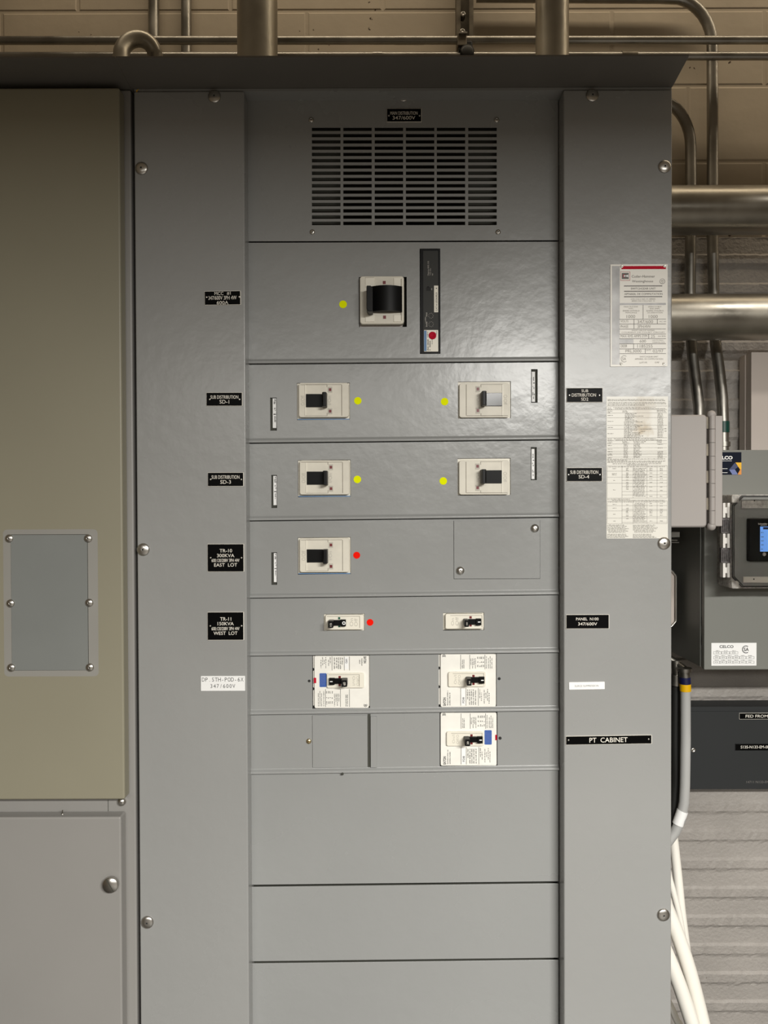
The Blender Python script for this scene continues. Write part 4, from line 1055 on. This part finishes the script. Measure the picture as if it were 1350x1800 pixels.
# ================================================================== METER CABINET
YM = .27
cc_ = thing('meter_cabinet', 'grey wall cabinet with navy CELCO sticker, partly behind the hinged enclosure', 'cabinet', P(1340, 1177, .42))
x0, x1, z0, z1 = R(1238, 790.5, 1560, 1177, YM)
obj('body', MB().box(x0 - .002, x1, YM + .018, YW - .004, z0 + .004, z1 - .003), M['celcoside'], cc_)
obj('door', MB().box(x0, x1, YM, YM + .0145, z0, z1), M['celco'], cc_, bevel=.002, seg=2)
obj('door_gasket', MB().box(x0 + .004, x1 - .004, YM + .0147, YM + .0178, z0 + .006, z1 - .006), M['void'], cc_)
for ya, yb in ((1085, 1101), (1118, 1134), (1140, 1172)):
    q4 = R(1235.5, ya, 1238.5, yb, YM + .01); obj('hinge', MB().box(q4[0] - .001, q4[1], YM + .006, YM + .017, q4[2], q4[3]), M['void' if ya != 1140 else 'celco'], cc_)
T = .0006; yy = YM - T
# navy sticker
q = lambda a, b, c, d: R(a, b, c, d, YM)
w = q(1229, 795, 1303, 834.5); ns = obj('company_sticker', MB().box(*w[:2], yy, YM - .0001, *w[2:]), M['navy'], cc_, label='navy sticker reading CELCO with cube emblem')
def pg(pts): return [(P(a, b, YM).x, P(a, b, YM).z) for a, b in pts]
obj('emblem_blue', MB().poly(pg([(1281.5, 825.5), (1291.5, 813.5), (1297.5, 820.5), (1291.5, 825)]), yy - .0002), M['indigo'], ns)
obj('emblem_lilac', MB().poly(pg([(1281.5, 825.7), (1291.5, 825.2), (1297, 834.3), (1287, 834.3)]), yy - .0002), M['lilac'], ns)
obj('emblem_gold', MB().poly(pg([(1292.5, 813), (1303, 813), (1303, 825), (1300.5, 825)]), yy - .0002), M['gold'], ns)
obj('emblem_orange', MB().poly(pg([(1301, 825), (1303, 825), (1303, 834.3), (1296, 834.3)]), yy - .0002), M['orange'], ns)
m = MB(); m.text('CE', *q(1253, 801.5, 1268, 807.8), yy - .0003, bold=.045); m.text('LCO', *q(1268.8, 801.5, 1287.5, 807.8), yy - .0003, bold=.045); m.quad(*q(1255, 809.8, 1286, 810.5), yy - .0003); m.quad(*q(1240, 823.5, 1278.5, 824.3), yy - .0003); m.quad(*q(1240, 830.5, 1278.5, 831.3), yy - .0003)
obj('lettering', m, M['lwhite'], ns)
# rating label
w = q(1250.3, 1130, 1329.5, 1170); rl = obj('rating_label', MB().box(*w[:2], yy, YM - .0001, *w[2:]), M['lwhite'], cc_, label='white rating label headed CELCO')
m = MB(); m.text('CELCO', *q(1264.5, 1134, 1289, 1139), yy - .0003, bold=.02)
c = P(1311, 1141.5, YM); m.ringface((c.x, c.z), 5.6 * D(YM), 6.9 * D(YM), yy - .0003, a0=55, a1=305); m.text('SA', *q(1307, 1138.3, 1316, 1144.5), yy - .0003, bold=.02)
for y0_, xs_ in ((1145.3, (1253.7, 1268, 1282.5, 1297)), (1153.7, (1253.7, 1265, 1276.5, 1288, 1299.5, 1311, 1325.5)), (1161.7, (1253.7, 1265, 1276.5, 1288, 1299.5, 1311, 1325.5))):
    for i in range(len(xs_) - 1):
        a, b = xs_[i], xs_[i + 1]
        for s in ((a, y0_, b, y0_ + .4), (a, y0_ + 4, b, y0_ + 4.4), (a, y0_, a + .4, y0_ + 4), (b - .4, y0_, b, y0_ + 4)): m.quad(*q(*s), yy - .0003)
        mid = (a + b) / 2; m.greek(*q(mid - 3, y0_ - 2, mid + 3.5, y0_ - .8), yy - .0003); m.greek(*q(mid - 3, y0_ + 1.4, mid + 3, y0_ + 2.8), yy - .0003)
obj('printing', m, M['ink'], rl)

# clear-covered meter enclosure on the door
me_ = thing('meter_enclosure', 'clear-covered box with white hinges mounted on the CELCO cabinet', 'enclosure', P(1340, 1034, .24))
x0, x1, z0, z1 = R(1283.5, 869, 1500, 1034, .20)
obj('back_box', MB().rbox(x0 + .002, x1, .20, .2695, z0, z1, .004, 3), M['frost'], me_)
def ch(a, b, c, d, k, Y): return [(P(u, v, Y).x, P(u, v, Y).z) for u, v in ((a + k, b), (c, b), (c, d), (a + k, d), (a, d - k), (a, b + k))]
obj('gasket', MB().prism(ch(1288, 871, 1498, 1032, 17, .195), .194, .1995), M['void'], me_)
obj('inner_panel', MB().prism(ch(1291, 874, 1496, 1029, 16, .19), .1895, .1935), M['panelgrey'], me_)
m = MB()
for a, b in (((1304, 880), (1498, 885.5)), ((1304, 886), (1498, 893))):
    q4 = R(a[0], a[1], b[0], b[1], .187); m.box(q4[0], q4[1], .187, .1893, q4[2], q4[3])
obj('upper_rail', m, M['alu'] if False else M['frost'], me_)
q4 = R(1306, 1013.5, 1498, 1024, .187); obj('lower_rail', MB().box(q4[0], q4[1], .186, .1893, q4[2], q4[3]), M['alu'], me_, bevel=.001)
for a in ((1326, 880), (1325, 1018)):
    c = P(a[0], a[1], .1855); obj('rail_screw', MB().lathe(c, [(.0016, 0), (.0016, .0006)], 10), M['void'], me_)
for a in ((1284, 870, 1297, 884), (1284, 1021, 1297, 1034)):
    q4 = R(*a, .185); obj('corner_post', MB().rbox(q4[0], q4[1], .178, .1935, q4[2], q4[3], .003, 3, ch=.001), M['frost'], me_)
obj('clear_cover', MB().prism(ch(1289, 872, 1494, 1030, 16, .16), .160, .163), M['clear'], me_, bevel=.0008)
for ya, yb in ((884, 910), (938, 963), (990, 1015)):
    q4 = R(1271, ya, 1283, yb, .18); xm = (q4[0] + q4[1]) / 2; zm = (q4[2] + q4[3]) / 2
    m = MB(); b_ = (q4[1] - q4[0]) * .34; m.box(q4[0], q4[0] + b_, .18, .195, q4[2], q4[3]); m.box(q4[1] - b_, q4[1], .18, .195, q4[2], q4[3]); m.box(q4[0] + b_ + .0002, q4[1] - b_ - .0002, .181, .194, zm - (q4[3] - q4[2]) * .2, zm + (q4[3] - q4[2]) * .2)
    obj('white_hinge', m, M['hingew'], me_)
for ya, yb in ((911, 937.5), (963.5, 989.5)):
    q4 = R(1269.5, ya, 1287, yb, .178); m = MB(); m.box(q4[0], q4[1], .182, .195, q4[2], q4[3])
    for k in range(4): xx = q4[0] + (q4[1] - q4[0]) * (.12 + .2 * k); m.box(xx, xx + .0016, .178, .183, q4[2] + .003, q4[3] - .003)
    obj('smoky_hinge', m, M['hingec'], me_, bevel=.0006)
# the meter itself
Ym = .178
pm = thing('power_meter', 'black square power meter with lit blue screen behind the clear cover', 'meter', P(1354, 987, .19))
x0, x1, z0, z1 = R(1316.5, 911, 1392.5, 987, Ym)
obj('bezel', MB().rbox(x0, x1, Ym, .189, z0, z1, .003, 3, ch=.0015), M['grip'], pm)
q4 = R(1336, 925.5, 1383, 969.5, Ym); sc_ = obj('screen', MB().box(q4[0], q4[1], Ym - .0005, Ym, q4[2], q4[3]), M['screen'], pm)
m = MB()
for k, yy_ in enumerate((936, 943.5, 950.5, 957.5, 965)): q5 = R(1337.5, yy_ - 1, 1343, yy_ + 1, Ym); m.greek(*q5, Ym - .0007); q5 = R(1347.5, yy_ - 5, 1349.5, yy_ + 1, Ym); m.greek(*q5, Ym - .0007)
q5 = R(1341, 926.5, 1382, 930.5, Ym); m.quad(*q5, Ym - .0007); obj('display_text', m, M['indigo'], sc_)
m = MB(); m.text('Schneider', *R(1332.5, 919.3, 1349, 922.2, Ym), Ym - .0003, bold=.02); m.greek(*R(1337, 923, 1348, 924, Ym), Ym - .0003); obj('lettering', m, M['engrave'], pm)
c = P(1343.3, 974.3, Ym); obj('push_button', MB().lathe(c, [(3.3 * D(Ym), 0), (3 * D(Ym), .001)], 18), M['pvc'], pm)

# ================================================================== OTHER BOXES AT THE RIGHT
wbx = thing('wall_box', 'pale pinkish flat wall box above the CELCO cabinet', 'wall box', P(1350, 790, .54))
x0, x1, z0, z1 = R(1320.5, 617.5, 1600, 800, .50); obj('cover', MB().box(x0, x1, .500, .528, z0, z1), M['pink'], wbx, bevel=.0015)
x0, x1, z0, z1 = R(1309, 623.5, 1620, 802, .53); obj('flange', MB().box(x0, x1, .529, .5605, z0, z1), M['pink'], wbx, bevel=.001)
c = P(1316.5, 645, .529); obj('screw', MB().lathe(c, [(.0035, 0), (.0032, .0015), (.001, .002)], 14), M['brass'], wbx)

cb = thing('fuse_box', 'low charcoal wall box with FED FROM nameplate', 'electrical box', P(1340, 1387, .5))
Yb = .50
x0, x1, z0, z1 = R(1180, 1242.5, 1560, 1387, Yb)
obj('body', MB().box(x0 + .03, x1, Yb + .003, YW - .004, z0 + .002, z1), M['char'], cb)
x0, x1, z0, z1 = R(1180, 1250.5, 1560, 1387, Yb); obj('cover', MB().box(x0 + .03, x1, Yb, Yb + .0025, z0, z1), M['char'], cb, bevel=.0006)
c = P(1218.7, 1318.5, Yb); obj('cover_screw', MB().lathe(c, [(4.2 * D(Yb), 0), (4 * D(Yb), .0015), (2.2 * D(Yb), .002), (1.6 * D(Yb), .0008)], 16), M['steel'], cb)
nameplate((1299, 1253, 1362, 1264), [('FED FROM:', 1310.5, 1256.3, 1351.5, 1261.3)], Yb, 'black nameplate reading FED FROM', screws=False, parent=cb)
nameplate((1292, 1307, 1372, 1319), [('S135-N133-EM-001', 1302, 1310.5, 1354, 1315.5)], Yb, 'black nameplate reading S135-N133-EM-001', screws=False, parent=cb, rim='char')
m = MB(); m.text('14711 N133-EM-001', *R(1312, 1372.5, 1362, 1376.5, Yb), Yb - .0003); obj('faint_print', m, M['inkgrey'], cb)

# conduits and cables beside the fuse box
Yk = .36
conduit('conduit', [(1203.5, 1178, Yk), (1205, 1215, Yk), (1205.3, 1300, Yk), (1204, 1380, Yk), (1202.5, 1410, Yk), (1197, 1440, Yk), (1187, 1462, Yk), (1172, 1482, Yk), (1150, 1505, Yk), (1000, 1620, Yk)], 8.6 * D(Yk),
        'grey conduit with blue and yellow tape bands beside the charcoal box', m='greycond',
        couplings=[((1203.3, 1174, Yk), (1203.4, 1180, Yk), .0055, 'galv'), ((1203.4, 1180, Yk), (1204, 1190, Yk), .0012, 'galv')],
        tape=[((1204, 1190, Yk), (1204.6, 1202, Yk), 'tapeb'), ((1204.6, 1202, Yk), (1205, 1214.5, Yk), 'tapey'), ((1199.8, 1425, Yk), (1191.5, 1449, Yk), 'lwhite')])
fx = thing('conduit_fitting', 'dark galvanised elbow fitting at the switchboard edge above the taped conduit', 'fitting', P(1180, 1180, Yk + .02))
obj('elbow', MB().tube(clip(fillet([P(1000, 1145, .40), P(1150, 1150, .40), P(1178, 1158, .39), P(1192, 1168, .38), P(1203, 1176, .365)], .03)), .0085, 18), M['galv'], fx)
for a, b, r in (((1188, 1160, .385), (1190, 1190, .385), .0125), ((1188, 1185, .385), (1188, 1204, .385), .0155)): obj('collar', MB().tube([P(*a), P(*b)], r, 18), M['galv'], fx)
conduit('conduit', [(1188, 1205, .39), (1187, 1300, .39), (1188, 1370, .39), (1184, 1430, .39), (1165, 1475, .39), (1010, 1580, .39)], .0125, 'dark flexible conduit just visible at the switchboard edge', m='rubber')
hn = MB(); hn.tube(fillet([P(1120, 1000, .38), P(1170, 1000, .38), P(1180, 1002, .38), P(1188.5, 1012, .38), P(1188.5, 1092, .38), P(1180, 1102, .38), P(1170, 1104, .38), P(1120, 1104, .38)], .012), .0022, 12)
hb_ = thing('switch_box', 'small pale box with rounded edge peeking out behind the switchboard', 'electrical box', P(1180, 1100, .42))
x0, x1, z0, z1 = R(1120, 1003, 1187, 1100, .385); x0 = XR; obj('body', MB().rbox(x0, x1, .385, .44, z0, z1, .008, 4, ch=.003), M['pink'], hb_); obj('rim', hn, M['steel'], hb_)
cl = MB(); c = P(1176, 948, .4); cl.tube([P(1090, 947, .40), P(1190, 950, .40)], .004, 12); cl.box(XR, R(1165, 935, 1192, 944, .40)[1], .39, .42, *R(1165, 935, 1192, 944, .40)[2:]); cl.box(XR, R(1165, 952.5, 1191, 954, .40)[1], .39, .42, *R(1165, 952.5, 1191, 954, .40)[2:])
tag(obj('box_connector', cl, M['galv']), 'small steel connector under the hinged enclosure', 'fitting')

GW = 'white cables hanging beside the switchboard'
cab = [([(1150, 1330, .44), (1178, 1440, .43), (1189, 1520, .42), (1197, 1600, .40), (1207, 1680, .39), (1214, 1760, .38), (1222, 1900, .38)], 8.5, 'outermost upper white cable, nearest the wall'),
       ([(1140, 1420, .39), (1176, 1540, .37), (1196, 1620, .36), (1205, 1690, .355), (1214, 1760, .35), (1226, 1860, .35)], 5.5, 'thin white cable squeezed between two thicker ones'),
       ([(1130, 1480, .33), (1170, 1590, .31), (1190, 1640, .30), (1210, 1700, .29), (1226, 1760, .285), (1243, 1830, .28), (1262, 1900, .28)], 12.5, 'thick white cable in front, reaching farthest right'),
       ([(1120, 1560, .30), (1165, 1660, .28), (1188, 1715, .27), (1204, 1760, .265), (1220, 1810, .26), (1245, 1890, .26)], 12.5, 'thick white cable left of the farthest-right one'),
       ([(1120, 1640, .34), (1165, 1740, .33), (1188, 1790, .325), (1205, 1850, .32)], 6, 'lowest thin white cable at the bottom corner')]
def smooth(pts, n=5):
    p = [P(*q) for q in pts]; out = []
    for i in range(len(p) - 1):
        a, b, c, d = p[max(i - 1, 0)], p[i], p[i + 1], p[min(i + 2, len(p) - 1)]
        for k in range(n):
            t = k / n; out.append(.5 * ((2 * b) + (c - a) * t + (2 * a - 5 * b + 4 * c - d) * t * t + (-a + 3 * b - 3 * c + d) * t ** 3))
    out.append(p[-1]); return out
for pts, r, lab in cab:
    pts = [(960, pts[0][1] - 110, pts[0][2])] + pts + [(pts[-1][0] + 30, 2190, pts[-1][2])]
    tag(obj('cable', MB().tube(clip(smooth(pts)), r * D(.3), 20), M['cable']), lab, 'cable', GW)

# ================================================================== LIGHT
w = bpy.data.worlds.new('world'); bpy.context.scene.world = w; w.use_nodes = True
w.node_tree.nodes['Background'].inputs[0].default_value = (1.0, .76, .50, 1); w.node_tree.nodes['Background'].inputs[1].default_value = .085
def area(name, loc, rot, sx, sy, power, col, spread=180):
    l = bpy.data.lights.new(name, 'AREA'); l.shape = 'RECTANGLE'; l.size = sx; l.size_y = sy; l.energy = power; l.color = col; l.spread = math.radians(spread)
    o = bpy.data.objects.new(name, l); C.objects.link(o); o.location = loc; o.rotation_euler = rot; return o
area('strip_and_fill_light', (1.1, -2.6, 2.2), (0, 0, 0), 1.25, .24, 228, (1, .98, .93))
area('strip_and_fill_light', (-.3, -4.3, 2.25), (0, 0, 0), 2.4, .9, 135, (1, .98, .93))  # soft fill added to even out the left side, not a known fixture
area('upper_wall_fill', (2.0, .12, 3.7), (math.radians(12), 0, 0), 6.0, .15, 27, (1, .84, .62))  # unseen warm fill added to brighten the upper wall and conduits
sp = bpy.data.lights.new('aisle_downlight', 'SPOT'); sp.energy = 27; sp.color = (1, .95, .88); sp.spot_size = math.radians(44); sp.spot_blend = .6; sp.shadow_soft_size = .06
so = bpy.data.objects.new('aisle_downlight', sp); C.objects.link(so); so.location = (1.45, -.6, 2.8)
so.rotation_euler = (Vector((1.02, .57, 1.35)) - Vector(so.location)).to_track_quat('-Z', 'Y').to_euler()

sc = bpy.context.scene
sc.view_settings.view_transform = 'Standard'; sc.view_settings.look = 'None'; sc.view_settings.gamma = 1; sc.view_settings.exposure = .05
try: sc.view_settings.use_curve_mapping = False
except Exception: pass
